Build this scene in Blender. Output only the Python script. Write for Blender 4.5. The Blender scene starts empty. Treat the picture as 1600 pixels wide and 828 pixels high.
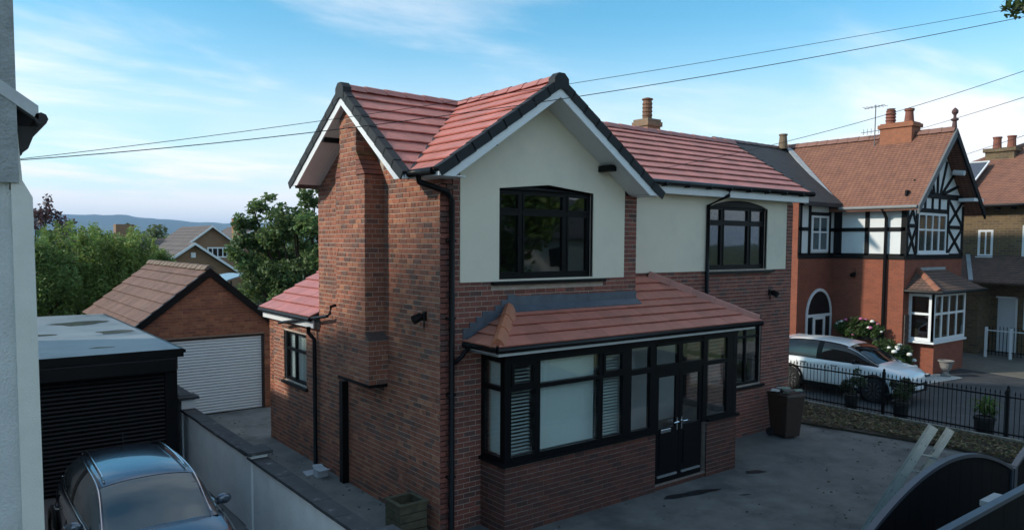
import bpy, bmesh, math, random
import numpy as np
from mathutils import Vector, Matrix
random.seed(7); rng = np.random.default_rng(7)
S = bpy.context.scene
COL = S.collection
R = math.radians

# ---------------------------------------------------------------- camera
CAM = Vector((-6.1206, -9.6715, 4.5939)); YAW = 0.66125; PITCH = 0.06025; ROLL = 0.00615
FPX = 1159.99; PPY = 448.83
cd = bpy.data.cameras.new('camera'); cam = bpy.data.objects.new('camera', cd); COL.objects.link(cam)
Fv = Vector((math.sin(YAW)*math.cos(PITCH), math.cos(YAW)*math.cos(PITCH), -math.sin(PITCH)))
Rv = Vector((math.cos(YAW), -math.sin(YAW), 0)); Uv = Rv.cross(Fv)
R2 = Rv*math.cos(ROLL) + Uv*math.sin(ROLL); U2 = Uv*math.cos(ROLL) - Rv*math.sin(ROLL)
cam.matrix_world = Matrix(((R2.x, U2.x, -Fv.x, CAM.x), (R2.y, U2.y, -Fv.y, CAM.y), (R2.z, U2.z, -Fv.z, CAM.z), (0, 0, 0, 1)))
cd.sensor_width = 36; cd.lens = FPX*36/1600; cd.shift_y = (PPY-414)/1600
cd.clip_start = 0.05; cd.clip_end = 20000
S.camera = cam

def project(p):
    d = Vector(p)-CAM; z = d.dot(Fv)
    return (800+FPX*d.dot(R2)/z, PPY-FPX*d.dot(U2)/z, z)

# ---------------------------------------------------------------- light
SUN_DIR = Vector((-0.90, 0.43, 0.0)).normalized(); SUN_EL = R(28.0)
sunv = Vector((SUN_DIR.x*math.cos(SUN_EL), SUN_DIR.y*math.cos(SUN_EL), math.sin(SUN_EL)))
ld = bpy.data.lights.new('sun', 'SUN'); sun = bpy.data.objects.new('sun', ld); COL.objects.link(sun)
ld.energy = 2.5; ld.angle = R(3.0); ld.color = (1.0, 0.90, 0.76)
sun.rotation_euler = (-sunv).to_track_quat('-Z', 'Y').to_euler()

W = bpy.data.worlds.new('World'); S.world = W; W.use_nodes = True
def build_world():
    nt = W.node_tree; N = nt.nodes; L = nt.links; N.clear()
    out = N.new('ShaderNodeOutputWorld'); bg = N.new('ShaderNodeBackground')
    sky = N.new('ShaderNodeTexSky'); sky.sky_type = 'NISHITA'; sky.sun_disc = False
    sky.sun_elevation = SKY_EL; sky.sun_rotation = math.atan2(sunv.x, sunv.y)
    sky.air_density = 1.0; sky.dust_density = 0.6; sky.ozone_density = 1.6
    tc = N.new('ShaderNodeTexCoord'); sep = N.new('ShaderNodeSeparateXYZ'); L.new(tc.outputs['Generated'], sep.inputs[0])
    def M(op, a, b=None, c=None):
        n = N.new('ShaderNodeMath'); n.operation = op
        for i, v in enumerate((a, b, c)):
            if v is None: continue
            if isinstance(v, (int, float)): n.inputs[i].default_value = v
            else: L.new(v, n.inputs[i])
        return n.outputs[0]
    # clouds: noise over the plane of a cloud layer
    zz = M('ADD', M('MAXIMUM', sep.outputs[2], 0.0), 0.09)
    u = M('DIVIDE', sep.outputs[0], zz); v = M('DIVIDE', sep.outputs[1], zz)
    cmb = N.new('ShaderNodeCombineXYZ'); L.new(u, cmb.inputs[0]); L.new(v, cmb.inputs[1])
    mp = N.new('ShaderNodeMapping'); L.new(cmb.outputs[0], mp.inputs[0]); mp.inputs['Location'].default_value = (CLX, CLY, 0)
    mp.inputs['Rotation'].default_value = (0, 0, R(35)); mp.inputs['Scale'].default_value = (0.55, 0.95, 1)
    n1 = N.new('ShaderNodeTexNoise'); n1.inputs['Scale'].default_value = 0.75; n1.inputs['Detail'].default_value = 9; n1.inputs['Roughness'].default_value = 0.58; n1.inputs['Distortion'].default_value = 0.4
    L.new(mp.outputs[0], n1.inputs['Vector'])
    mr = N.new('ShaderNodeMapRange'); mr.interpolation_type = 'SMOOTHSTEP'; L.new(n1.outputs['Fac'], mr.inputs[0])
    mr.inputs[1].default_value = 0.44; mr.inputs[2].default_value = 0.68
    # thin layer near the horizon
    hz = N.new('ShaderNodeMapRange'); hz.interpolation_type = 'SMOOTHSTEP'; L.new(sep.outputs[2], hz.inputs[0])
    hz.inputs[1].default_value = 0.30; hz.inputs[2].default_value = 0.0
    n2 = N.new('ShaderNodeTexNoise'); n2.inputs['Scale'].default_value = 0.5; n2.inputs['Detail'].default_value = 6
    mp2 = N.new('ShaderNodeMapping'); L.new(cmb.outputs[0], mp2.inputs[0]); mp2.inputs['Location'].default_value = (4.1, 1.7, 0)
    L.new(mp2.outputs[0], n2.inputs['Vector'])
    low = M('MULTIPLY', hz.outputs[0], M('ADD', M('MULTIPLY', n2.outputs['Fac'], 1.3), 0.05))
    fac = M('MINIMUM', M('ADD', M('MULTIPLY', mr.outputs[0], 0.62), M('MULTIPLY', low, 1.25)), 0.96)
    tint = N.new('ShaderNodeMix'); tint.data_type = 'RGBA'; tint.blend_type = 'MULTIPLY'; tint.inputs['Factor'].default_value = 1
    L.new(sky.outputs[0], tint.inputs['A']); tint.inputs['B'].default_value = SKY_TINT
    mix = N.new('ShaderNodeMix'); mix.data_type = 'RGBA'; L.new(fac, mix.inputs['Factor'])
    L.new(tint.outputs['Result'], mix.inputs['A']); mix.inputs['B'].default_value = CLOUD
    L.new(mix.outputs['Result'], bg.inputs['Color']); bg.inputs['Strength'].default_value = SKY_STR
    L.new(bg.outputs[0], out.inputs['Surface'])
SKY_EL = SUN_EL; SKY_TINT = (0.42, 0.86, 0.90, 1); CLOUD = (5.3, 5.25, 5.25, 1); SKY_STR = 0.145; CLX = -3.3; CLY = 1.9
build_world()
S.view_settings.view_transform = 'Standard'; S.view_settings.look = 'None'; S.view_settings.gamma = 1
S.view_settings.exposure = 0.72
try: S.view_settings.use_curve_mapping = False
except Exception: pass

# ---------------------------------------------------------------- materials
MATS = {}
def mat(name, color, rough=0.7, metal=0.0, noise=0.12, nscale=6.0, bump=0.0, bscale=40.0, spec=0.5, coat=0.0, objcol=False, stain=None, brickp=None):
    """procedural principled material: base colour varied by world-space noise, fine bump"""
    if name in MATS: return MATS[name]
    m = bpy.data.materials.new(name); MATS[name] = m; m.use_nodes = True
    nt = m.node_tree; N = nt.nodes; L = nt.links; N.clear()
    out = N.new('ShaderNodeOutputMaterial'); p = N.new('ShaderNodeBsdfPrincipled'); L.new(p.outputs[0], out.inputs[0])
    p.inputs['Roughness'].default_value = rough; p.inputs['Metallic'].default_value = metal
    p.inputs['Specular IOR Level'].default_value = spec; p.inputs['Coat Weight'].default_value = coat; p.inputs['Coat Roughness'].default_value = 0.05
    geo = N.new('ShaderNodeNewGeometry'); pos = geo.outputs['Position']
    if objcol:
        oi = N.new('ShaderNodeObjectInfo'); at = N.new('ShaderNodeAttribute'); at.attribute_name = 'Col'
        ad = N.new('ShaderNodeMix'); ad.data_type = 'RGBA'; ad.blend_type = 'ADD'; ad.inputs['Factor'].default_value = 1
        L.new(oi.outputs['Color'], ad.inputs['A']); L.new(at.outputs['Color'], ad.inputs['B']); base = ad.outputs['Result']
    elif brickp:
        bt = N.new('ShaderNodeTexBrick'); c1, c2, mo, ax = brickp
        sp = N.new('ShaderNodeSeparateXYZ'); L.new(pos, sp.inputs[0]); cb = N.new('ShaderNodeCombineXYZ')
        sm = N.new('ShaderNodeMath'); sm.operation = 'ADD'; L.new(sp.outputs[0], sm.inputs[0]); L.new(sp.outputs[1], sm.inputs[1])
        L.new(sm.outputs[0], cb.inputs[0]); L.new(sp.outputs[2], cb.inputs[1])
        L.new(cb.outputs[0], bt.inputs['Vector']); bt.inputs['Scale'].default_value = 1; bt.inputs['Brick Width'].default_value = ax[0]; bt.inputs['Row Height'].default_value = ax[1]
        bt.inputs['Mortar Size'].default_value = ax[2]; bt.inputs['Color1'].default_value = (*c1, 1); bt.inputs['Color2'].default_value = (*c2, 1); bt.inputs['Mortar'].default_value = (*mo, 1)
        bt.inputs['Bias'].default_value = -0.2
        base = bt.outputs['Color']
    else:
        rg = N.new('ShaderNodeRGB'); rg.outputs[0].default_value = (*color, 1); base = rg.outputs[0]
    if stain:
        sc, lo, hi, scol = stain
        n3 = N.new('ShaderNodeTexNoise'); n3.inputs['Scale'].default_value = sc; n3.inputs['Detail'].default_value = 8; n3.inputs['Roughness'].default_value = 0.65; L.new(pos, n3.inputs['Vector'])
        r3 = N.new('ShaderNodeMapRange'); L.new(n3.outputs['Fac'], r3.inputs[0]); r3.inputs[1].default_value = lo; r3.inputs[2].default_value = hi
        mx = N.new('ShaderNodeMix'); mx.data_type = 'RGBA'; L.new(r3.outputs[0], mx.inputs['Factor']); L.new(base, mx.inputs['A']); mx.inputs['B'].default_value = (*scol, 1)
        base = mx.outputs['Result']
    if noise > 0:
        n1 = N.new('ShaderNodeTexNoise'); n1.inputs['Scale'].default_value = nscale; n1.inputs['Detail'].default_value = 6; n1.inputs['Roughness'].default_value = 0.65; L.new(pos, n1.inputs['Vector'])
        mr = N.new('ShaderNodeMapRange'); L.new(n1.outputs['Fac'], mr.inputs[0]); mr.inputs[1].default_value = 0.25; mr.inputs[2].default_value = 0.75
        mr.inputs[3].default_value = 1-noise; mr.inputs[4].default_value = 1+noise
        hsv = N.new('ShaderNodeHueSaturation'); L.new(mr.outputs[0], hsv.inputs['Value']); L.new(base, hsv.inputs['Color']); base = hsv.outputs[0]
    L.new(base, p.inputs['Base Color'])
    if bump > 0:
        n2 = N.new('ShaderNodeTexNoise'); n2.inputs['Scale'].default_value = bscale; n2.inputs['Detail'].default_value = 5; L.new(pos, n2.inputs['Vector'])
        b = N.new('ShaderNodeBump'); b.inputs['Strength'].default_value = bump; b.inputs['Distance'].default_value = 0.02; L.new(n2.outputs['Fac'], b.inputs['Height']); L.new(b.outputs[0], p.inputs['Normal'])
    return m
def glass_mat(name, tint, body=0.0):
    """window pane: Fresnel reflection over a tinted see-through sheet"""
    if name in MATS: return MATS[name]
    m = bpy.data.materials.new(name); MATS[name] = m; m.use_nodes = True
    nt = m.node_tree; N = nt.nodes; L = nt.links; N.clear()
    out = N.new('ShaderNodeOutputMaterial'); mx = N.new('ShaderNodeMixShader'); tr = N.new('ShaderNodeBsdfTransparent'); gl = N.new('ShaderNodeBsdfGlossy'); lw = N.new('ShaderNodeLayerWeight'); lw.inputs[0].default_value = .5
    tr.inputs[0].default_value = (*tint, 1); gl.inputs['Roughness'].default_value = 0.02; gl.inputs[0].default_value = (1, 1, 1, 1)
    geo = N.new('ShaderNodeNewGeometry'); n2 = N.new('ShaderNodeTexNoise'); n2.inputs['Scale'].default_value = 1.3; L.new(geo.outputs['Position'], n2.inputs['Vector'])
    b = N.new('ShaderNodeBump'); b.inputs['Strength'].default_value = 0.04; b.inputs['Distance'].default_value = 0.05; L.new(n2.outputs['Fac'], b.inputs['Height']); L.new(b.outputs[0], gl.inputs['Normal'])
    pw_ = N.new('ShaderNodeMath'); pw_.operation = 'POWER'; L.new(lw.outputs['Facing'], pw_.inputs[0]); pw_.inputs[1].default_value = 4.0
    ma = N.new('ShaderNodeMath'); ma.operation = 'MULTIPLY_ADD'; L.new(pw_.outputs[0], ma.inputs[0]); ma.inputs[1].default_value = .9; ma.inputs[2].default_value = .09
    L.new(ma.outputs[0], mx.inputs[0]); L.new(tr.outputs[0], mx.inputs[1]); L.new(gl.outputs[0], mx.inputs[2]); L.new(mx.outputs[0], out.inputs[0])
    return m
def leaf_mat(name):
    if name in MATS: return MATS[name]
    m = bpy.data.materials.new(name); MATS[name] = m; m.use_nodes = True
    nt = m.node_tree; N = nt.nodes; L = nt.links; N.clear()
    out = N.new('ShaderNodeOutputMaterial'); at = N.new('ShaderNodeAttribute'); at.attribute_name = 'Col'
    d = N.new('ShaderNodeBsdfPrincipled'); d.inputs['Roughness'].default_value = 0.55; t = N.new('ShaderNodeBsdfTranslucent'); mx = N.new('ShaderNodeMixShader'); mx.inputs[0].default_value = 0.48
    L.new(at.outputs[0], d.inputs['Base Color']); L.new(at.outputs[0], t.inputs[0]); L.new(d.outputs[0], mx.inputs[1]); L.new(t.outputs[0], mx.inputs[2]); L.new(mx.outputs[0], out.inputs[0])
    return m

# ---------------------------------------------------------------- mesh builder
class MB:
    def __init__(s): s.v = []; s.f = []; s.c = []; s.col = None
    def face(s, pts):
        i = len(s.v); s.v += [tuple(p) for p in pts]; s.f.append(tuple(range(i, i+len(pts)))); s.c.append(s.col)
    def box(s, x0, x1, y0, y1, z0, z1):
        i = len(s.v)
        s.v += [(x0,y0,z0),(x1,y0,z0),(x1,y1,z0),(x0,y1,z0),(x0,y0,z1),(x1,y0,z1),(x1,y1,z1),(x0,y1,z1)]
        for f in ((0,3,2,1),(4,5,6,7),(0,1,5,4),(1,2,6,5),(2,3,7,6),(3,0,4,7)): s.f.append(tuple(i+k for k in f)); s.c.append(s.col)
        return s
    def obox(s, c, ax, ay, az):
        c = Vector(c); ax = Vector(ax); ay = Vector(ay); az = Vector(az); i = len(s.v)
        for k in ((-1,-1,-1),(1,-1,-1),(1,1,-1),(-1,1,-1),(-1,-1,1),(1,-1,1),(1,1,1),(-1,1,1)): s.v.append(tuple(c+ax*k[0]+ay*k[1]+az*k[2]))
        flip = ax.cross(ay).dot(az) < 0
        for f in ((0,3,2,1),(4,5,6,7),(0,1,5,4),(1,2,6,5),(2,3,7,6),(3,0,4,7)): s.f.append(tuple(i+k for k in (f[::-1] if flip else f))); s.c.append(s.col)
        return s
    def bar(s, a, b, w, h, up=(0,0,1)):
        a = Vector(a); b = Vector(b); d = (b-a); l = d.length; d.normalize(); u = Vector(up); sd = d.cross(u).normalized(); u = sd.cross(d).normalized()
        return s.obox((a+b)/2, d*l/2, sd*w/2, u*h/2)
    def prism(s, pts, vec):
        vec = Vector(vec); n = len(pts); i = len(s.v); s.v += [tuple(p) for p in pts]; s.v += [tuple(Vector(p)+vec) for p in pts]
        s.f.append(tuple(i+k for k in range(n-1,-1,-1))); s.f.append(tuple(i+n+k for k in range(n))); s.c += [s.col, s.col]
        for k in range(n): s.f.append((i+k, i+(k+1)%n, i+n+(k+1)%n, i+n+k)); s.c.append(s.col)
        return s
    def tube(s, pts, r, seg=8, cap=True):
        pts = [Vector(p) for p in pts]; n = len(pts); rr = r if isinstance(r, (list, tuple)) else [r]*n; rings = []
        for k, p in enumerate(pts):
            d = (pts[min(k+1,n-1)]-pts[max(k-1,0)]).normalized(); u = Vector((0,0,1)) if abs(d.z) < .9 else Vector((1,0,0)); a = d.cross(u).normalized(); b = d.cross(a).normalized(); i = len(s.v); rings.append(i)
            for q in range(seg): t = 2*math.pi*q/seg; s.v.append(tuple(p+(a*math.cos(t)+b*math.sin(t))*rr[k]))
        for k in range(n-1):
            for q in range(seg): s.f.append((rings[k]+q, rings[k]+(q+1)%seg, rings[k+1]+(q+1)%seg, rings[k+1]+q)); s.c.append(s.col)
        if cap:
            s.f.append(tuple(rings[0]+q for q in range(seg))); s.f.append(tuple(rings[-1]+q for q in range(seg-1,-1,-1))); s.c += [s.col]*2
        return s
    def lathe(s, prof, c=(0,0,0), seg=14, cap=True):
        rings = []
        for r, z in prof:
            rings.append(len(s.v))
            for q in range(seg): t = 2*math.pi*q/seg; s.v.append((c[0]+r*math.cos(t), c[1]+r*math.sin(t), c[2]+z))
        for k in range(len(prof)-1):
            for q in range(seg): s.f.append((rings[k]+q, rings[k]+(q+1)%seg, rings[k+1]+(q+1)%seg, rings[k+1]+q)); s.c.append(s.col)
        if cap:
            s.f.append(tuple(rings[0]+q for q in range(seg-1,-1,-1))); s.f.append(tuple(rings[-1]+q for q in range(seg))); s.c += [s.col]*2
        return s
    def mesh(s, name):
        me = bpy.data.meshes.new(name); me.from_pydata(s.v, [], s.f)
        if any(c is not None for c in s.c):
            at = me.color_attributes.new('Col', 'FLOAT_COLOR', 'CORNER'); arr = []
            for f, c in zip(s.f, s.c): arr += list((*(c or (0,0,0)), 1.0))*len(f)
            at.data.foreach_set('color', arr)
        return me
def place(o, parent):
    COL.objects.link(o)
    if parent is not None:
        o.parent = parent
        o.location = (0,0,0) if parent.parent is not None or parent.get('_origin') else -Vector(parent.location)
def obj(name, mb, m, parent=None, smooth=False, kind=None, bevel=0):
    me = mb if isinstance(mb, bpy.types.Mesh) else mb.mesh(name)
    o = bpy.data.objects.new(name, me); place(o, parent)
    if m is not None and not me.materials: me.materials.append(m)
    if smooth: me.shade_smooth()
    if m is not None and m.name in ('brick_fired_clay','red_roof_tile'): o.color = (0,0,0,1)
    if kind: o['kind'] = kind
    if bevel:
        b = o.modifiers.new('bevel', 'BEVEL'); b.width = bevel; b.segments = 2; b.limit_method = 'ANGLE'
    return o
def thing(name, label, cat, loc=(0,0,0), group=None):
    o = bpy.data.objects.new(name, None); COL.objects.link(o); o.location = loc; o.empty_display_size = .2
    o['label'] = label; o['category'] = cat
    if group: o['group'] = group
    return o
def tag(o, label, cat, group=None):
    o['label'] = label; o['category'] = cat
    if group: o['group'] = group
    return o
def structure(name, mb, m, smooth=False): return obj(name, mb, m, None, smooth, 'structure')

# ---------------------------------------------------------------- palette
BRICK = mat('brick_fired_clay', (0,0,0), .85, noise=.28, nscale=14, bump=.35, bscale=90, objcol=True, stain=(1.1,.5,1.15,(.05,.038,.034)))
MORTAR = mat('mortar', (.46,.37,.31), .95, noise=.25, nscale=9, bump=.3, bscale=120, stain=(1.2,.5,.72,(.26,.22,.20)))
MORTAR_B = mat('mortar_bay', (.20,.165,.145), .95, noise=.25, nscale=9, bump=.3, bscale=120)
PLASTER = mat('inner_plaster', (.42,.40,.37), .9, noise=.05)
RENDER = mat('cream_render', (.76,.70,.575), .9, noise=.04, nscale=1.6, bump=.14, bscale=160, stain=(.9,.5,1.05,(.50,.49,.45)))
TILE = mat('red_roof_tile', (0,0,0), .5, noise=.12, nscale=7, bump=.2, bscale=110, objcol=True, stain=(1.5,.5,1.0,(.22,.12,.10)))
VERGE = mat('dark_verge', (.022,.025,.028), .6, noise=.2, nscale=5, spec=.25)
WHITE = mat('white_upvc', (.74,.76,.78), .35, noise=.03)
SOFFIT = mat('soffit_board', (.62,.63,.64), .5, noise=.04)
BLACK = mat('black_plastic', (.005,.005,.006), .4, noise=.15, spec=.2)
BLACKF = mat('black_frame', (.004,.004,.005), .45, noise=.12, spec=.18)
LEAD = mat('lead_flashing', (.085,.10,.125), .5, noise=.3, nscale=5, bump=.15, bscale=20)
GLASS = glass_mat('window_glass', (.95,.97,.965))
GLASSD = glass_mat('upper_glass', (.5,.53,.54))
BLIND = mat('blind_slat', (.62,.72,.70), .6, noise=.03)
CHROME = mat('chrome', (.75,.76,.78), .15, 1.0, noise=.0)
ASPHALT = mat('asphalt', (.15,.145,.138), .85, noise=.34, nscale=1.7, bump=.6, bscale=140, spec=.3, stain=(.5,.52,.66,(.092,.09,.088)))
CONCRETE = mat('concrete_path', (.20,.19,.175), .9, noise=.3, nscale=1.6, bump=.4, bscale=90, stain=(.9,.52,.68,(.11,.105,.10)))
# ================================================================ MAIN HOUSE
house = thing('detached_house', 'red brick detached house with cream rendered front gable and new red tiled roof', 'house', (5.4, 2.5, 0))
W1 = 4.37; YB = 4.54; YS = 0.76; XR = 10.9
YC, XC, ZR = 2.42, 1.96, 7.22           # ridges of the two crossing gables
S1, S2, S2B = .68, .74, .63
HB = []                                   # every brick of the house: (centre, U, n, length, height, colour, wall part)
CH = 0.083; BL = 0.225; JT = 0.010
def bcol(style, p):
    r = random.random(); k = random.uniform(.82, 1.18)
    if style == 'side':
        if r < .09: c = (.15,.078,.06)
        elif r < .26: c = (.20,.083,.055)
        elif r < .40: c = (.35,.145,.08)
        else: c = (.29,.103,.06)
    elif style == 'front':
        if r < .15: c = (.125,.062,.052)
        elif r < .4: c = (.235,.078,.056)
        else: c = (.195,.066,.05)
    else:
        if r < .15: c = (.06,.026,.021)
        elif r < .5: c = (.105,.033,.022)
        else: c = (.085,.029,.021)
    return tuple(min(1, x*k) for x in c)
def lay(wall, O, U, n, u0, u1, z0, z1, holes=(), span=None, style='side', bond='garden', store=None, ch=CH, bl=BL, proud=.007):
    """courses of bricks on the plane through O with horizontal U and outward n; holes = (u0,u1,z0,z1)"""
    O = Vector(O); U = Vector(U); n = Vector(n); store = HB if store is None else store
    k0 = math.floor(z0/ch+.5); k1 = math.floor(z1/ch+.01)
    for k in range(k0, k1):
        za = k*ch; zb = za+ch; zm = (za+zb)/2
        a, b = (u0, u1) if span is None else span(zm)
        if b-a < .03: continue
        segs = [(a, b)]
        for h in holes:
            if zb > h[2]+.02 and za < h[3]-.02:
                ns = []
                for s in segs:
                    if h[1] <= s[0] or h[0] >= s[1]: ns.append(s); continue
                    if h[0]-s[0] > .02: ns.append((s[0], h[0]))
                    if s[1]-h[1] > .02: ns.append((h[1], s[1]))
                segs = ns
        header = bond == 'garden' and k % 5 == 2
        L0 = bl/2 if header else bl
        off = (bl/4 if header else (bl/2 if k % 2 else 0))
        for s in segs:
            j = math.floor((s[0]-off)/L0)
            while off+j*L0 < s[1]:
                x0 = max(off+j*L0, s[0]); x1 = min(off+(j+1)*L0, s[1]); j += 1
                if x1-x0 < .014: continue
                e0 = JT/2 if x0 > s[0]+1e-6 else 0.0; e1 = JT/2 if x1 < s[1]-1e-6 else 0.0
                ln = x1-x0-e0-e1; c = O+U*((x0+e0+x1-e1)/2)+Vector((0,0,zm))
                c = c+n*(random.uniform(-.002,.002)+proud-.007)
                store.append((c, U, n, ln, ch-JT-random.uniform(0,.002), bcol(style, c), wall))
# one brick: unit block with worn (chamfered) front arrises, x along wall, -y outward
_uv = []
for y, i in ((.5,0.),(-.36,0.),(-.5,.035)):
    for sx, sz in ((-1,-1),(1,-1),(1,1),(-1,1)): _uv.append((sx*(.5-i*.35), y, sz*(.5-i)))
_uf = [(8,9,10,11)]+[(a+k, a+(k+1)%4, a+4+(k+1)%4, a+4+k) for a in (0,4) for k in range(4)]
UV = np.array(_uv); BRICK_MESH = bpy.data.meshes.new('brick'); BRICK_MESH.from_pydata(_uv, [], _uf); BRICK_MESH.materials.append(BRICK)
BD = .03
def put_bricks(store, limit, stuff_name='brickwork'):
    def area(b):
        c, U, n, l, h = b[:5]
        if (CAM-c).dot(n) <= 0: return 0
        q = [project(c+U*(sx*l/2)+Vector((0,0,sz*h/2))) for sx, sz in ((-1,-1),(1,-1),(1,1),(-1,1))]
        if not (0 < q[0][0] < 1600 and 0 < q[0][1] < 828): return 0
        return abs(sum(q[i][0]*q[(i+1)%4][1]-q[(i+1)%4][0]*q[i][1] for i in range(4)))/2
    order = sorted(store, key=lambda b: -area(b))
    for c, U, n, l, h, col, wall in order[:limit]:
        o = bpy.data.objects.new('brick', BRICK_MESH); place(o, wall)
        o.matrix_local = Matrix(((U.x*l, -n.x*BD, 0, c.x-n.x*(BD/2-.007)), (U.y*l, -n.y*BD, 0, c.y-n.y*(BD/2-.007)), (0, 0, h, c.z), (0,0,0,1)))
        o.color = (*col, 1)
    rest = {}
    for b in order[limit:]: rest.setdefault(b[6].name, []).append(b)
    for wn, bs in rest.items():
        k = len(bs); V = np.zeros((k, 12, 3))
        for i, (c, U, n, l, h, col, wall) in enumerate(bs):
            V[i] = np.array(c-n*(BD/2-.007)) + UV[:, :1]*np.array(U)*l + UV[:, 1:2]*np.array(-n)*BD + UV[:, 2:]*np.array((0,0,h))
        F = (np.array(_uf)[None]+np.arange(k)[:, None, None]*12).reshape(-1, 4)
        me = bpy.data.meshes.new('brickwork'); me.from_pydata(V.reshape(-1,3).tolist(), [], F.tolist())
        at = me.color_attributes.new('Col', 'FLOAT_COLOR', 'CORNER')
        cols = np.array([(*b[5], 1.) for b in bs]); at.data.foreach_set('color', np.repeat(cols, 36, axis=0).ravel())
        me.materials.append(BRICK)
        o = obj(stuff_name, me, None, bs[0][6], kind='stuff'); o.color = (0,0,0,1)

def core(mb, u0, u1, z0, z1, holes, f):
    """solid wall panel with rectangular openings, f(u0,u1,z0,z1) adds one block"""
    us = sorted({u0, u1, *[min(max(h[i], u0), u1) for h in holes for i in (0,1)]}); zs = sorted({z0, z1, *[min(max(h[i], z0), z1) for h in holes for i in (2,3)]})
    for a, b in zip(us, us[1:]):
        run = None
        for c, d in zip(zs, zs[1:]):
            inside = any(h[0] < (a+b)/2 < h[1] and h[2] < (c+d)/2 < h[3] for h in holes)
            if inside:
                if run: f(a, b, *run); run = None
            else: run = (run[0], d) if run else (c, d)
        if run: f(a, b, *run)
T = .24
# --- left side wall (faces -X) with the gable above and the flush rear extension
ext_win = (5.22, 6.48, 1.52, 2.62)
wall_l = obj('side_wall', MB(), MORTAR, house)
mb = MB(); core(mb, 0, YB, 0, 5.6, [], lambda a,b,c,d: mb.box(0,T,a,b,c,d))
mb.prism([(0,.02,5.6),(0,YB,5.6),(0,YB,5.70),(0,YC,7.04),(0,.55,5.65)], (T,0,0))
core(mb, YB, 7.37, 0, 2.95, [ext_win], lambda a,b,c,d: mb.box(0,T,a,b,c,d))
mb.box(0, 4, 7.13, 7.37, 0, 2.95); mb.box(T+.004, 10.6, YB, YB+.2, 0, 5.6); mb.box(XR-T, XR, YS+.01, 5.2, 0, 5.6)
mb.prism([(XR-T,YS,5.6),(XR-T,5.2,5.6),(XR-T,2.75,7.1)], (T,0,0))
wall_l.data = mb.mesh('side_wall'); wall_l.data.materials.append(MORTAR)
def gspan(z):
    if z < 5.6: return (-.004, YB)
    return (YC-(7.04-z)/S2, min(YC+(7.04-z)/S2B, YB))
brz = (1.79, 2.93, 2.2, 7.0)
lay(wall_l, (0,0,0), (0,1,0), (-1,0,0), -.004, YB, 0, 7.0, [brz], gspan)
lay(wall_l, (0,0,0), (0,1,0), (-1,0,0), YB+.002, 7.37, 0, 2.9, [ext_win])
# --- front wall (faces -Y): brick below and at the quoins, render above
gwin = (1.12, 3.23, 3.99, 5.47)
front = obj('front_wall', MB(), MORTAR, house); mb = MB()
core(mb, 0.002, W1, 0, 5.6, [(1.12,3.23,3.99,5.6),(1.2,3.9,.9,2.6)], lambda a,b,c,d: mb.box(a,b,0,T,c,d))
mb.prism([(.02,0,5.6),(W1-.02,0,5.6),(W1-.02,0,5.42),(W1,0,5.40),(XC,0,7.02),(-.0,0,5.7)], (0,T,0))
core(mb, W1, XR, 0, 5.6, [(7.52,9.79,4.0,5.6),(8.35,9.68,1.23,2.68),(4.6,6.3,.1,2.5)], lambda a,b,c,d: mb.box(a,b,YS,YS+T,c,d))
mb.box(W1-T, W1, T, YS+.01, 0, 5.6)
front.data = mb.mesh('front_wall'); front.data.materials.append(MORTAR)
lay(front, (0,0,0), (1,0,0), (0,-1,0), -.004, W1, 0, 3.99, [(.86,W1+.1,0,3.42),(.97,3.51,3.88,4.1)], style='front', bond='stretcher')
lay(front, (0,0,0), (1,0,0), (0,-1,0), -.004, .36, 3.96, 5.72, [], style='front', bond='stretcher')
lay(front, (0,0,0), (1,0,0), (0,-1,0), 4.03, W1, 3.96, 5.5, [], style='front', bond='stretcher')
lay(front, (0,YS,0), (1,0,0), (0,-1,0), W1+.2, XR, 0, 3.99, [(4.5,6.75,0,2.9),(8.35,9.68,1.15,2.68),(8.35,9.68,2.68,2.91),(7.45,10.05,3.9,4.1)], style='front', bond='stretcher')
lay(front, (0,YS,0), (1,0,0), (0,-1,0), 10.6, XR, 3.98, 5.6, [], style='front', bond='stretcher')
for i in range(16):   # soldier course over the lower window
    x = 8.36+i*.083
    HB.append((Vector((x+.036,YS,2.795)), Vector((1,0,0)), Vector((0,-1,0)), .073, .215, bcol('front',(0,0,0)), front))
# rendered panels (gable one cut to the pentagonal window head, wing one to the arched head)
mb = MB(); y0, y1 = -.022, .05
def slab(pts, ya, yb): mb.prism([(x, ya, z) for x, z in pts], (0, yb-ya, 0))
def gtop(x): return 7.05-S1*abs(x-XC)-.02
slab([(.36,3.96),(gwin[0],3.96),(gwin[0],gtop(gwin[0])),(.36,gtop(.36))], y0, y1)
slab([(gwin[1],3.96),(4.03,3.96),(4.03,gtop(4.03)),(gwin[1],gtop(gwin[1]))], y0, y1)
slab([(gwin[0],3.96),(gwin[1],3.96),(gwin[1],3.985),(gwin[0],3.985)], y0, y1)
slab([(gwin[0],5.47),(2.17,5.57),(XC,gtop(XC)),(gwin[0],gtop(gwin[0]))], y0, y1)
slab([(2.17,5.57),(gwin[1],5.47),(gwin[1],gtop(gwin[1])),(XC,gtop(XC))], y0, y1)
obj('gable_render', mb, RENDER, house)
mb = MB(); wwin = (7.52, 9.79, 4.0, 5.5)
slab([(W1,3.98),(wwin[0],3.98),(wwin[0],5.62),(W1,5.62)], YS+y0, YS+.05); slab([(wwin[1],3.98),(10.6,3.98),(10.6,5.62),(wwin[1],5.62)], YS+y0, YS+.05)
arch = [(wwin[0]+(wwin[1]-wwin[0])*t, 5.42+.17*math.sin(math.pi*min(max(t,0),1))**.8) for t in [i/10 for i in range(11)]]
for a, b in zip(arch, arch[1:]): slab([a, b, (b[0],5.62), (a[0],5.62)], YS+y0, YS+.05)
obj('wing_render', mb, RENDER, house)

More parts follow.
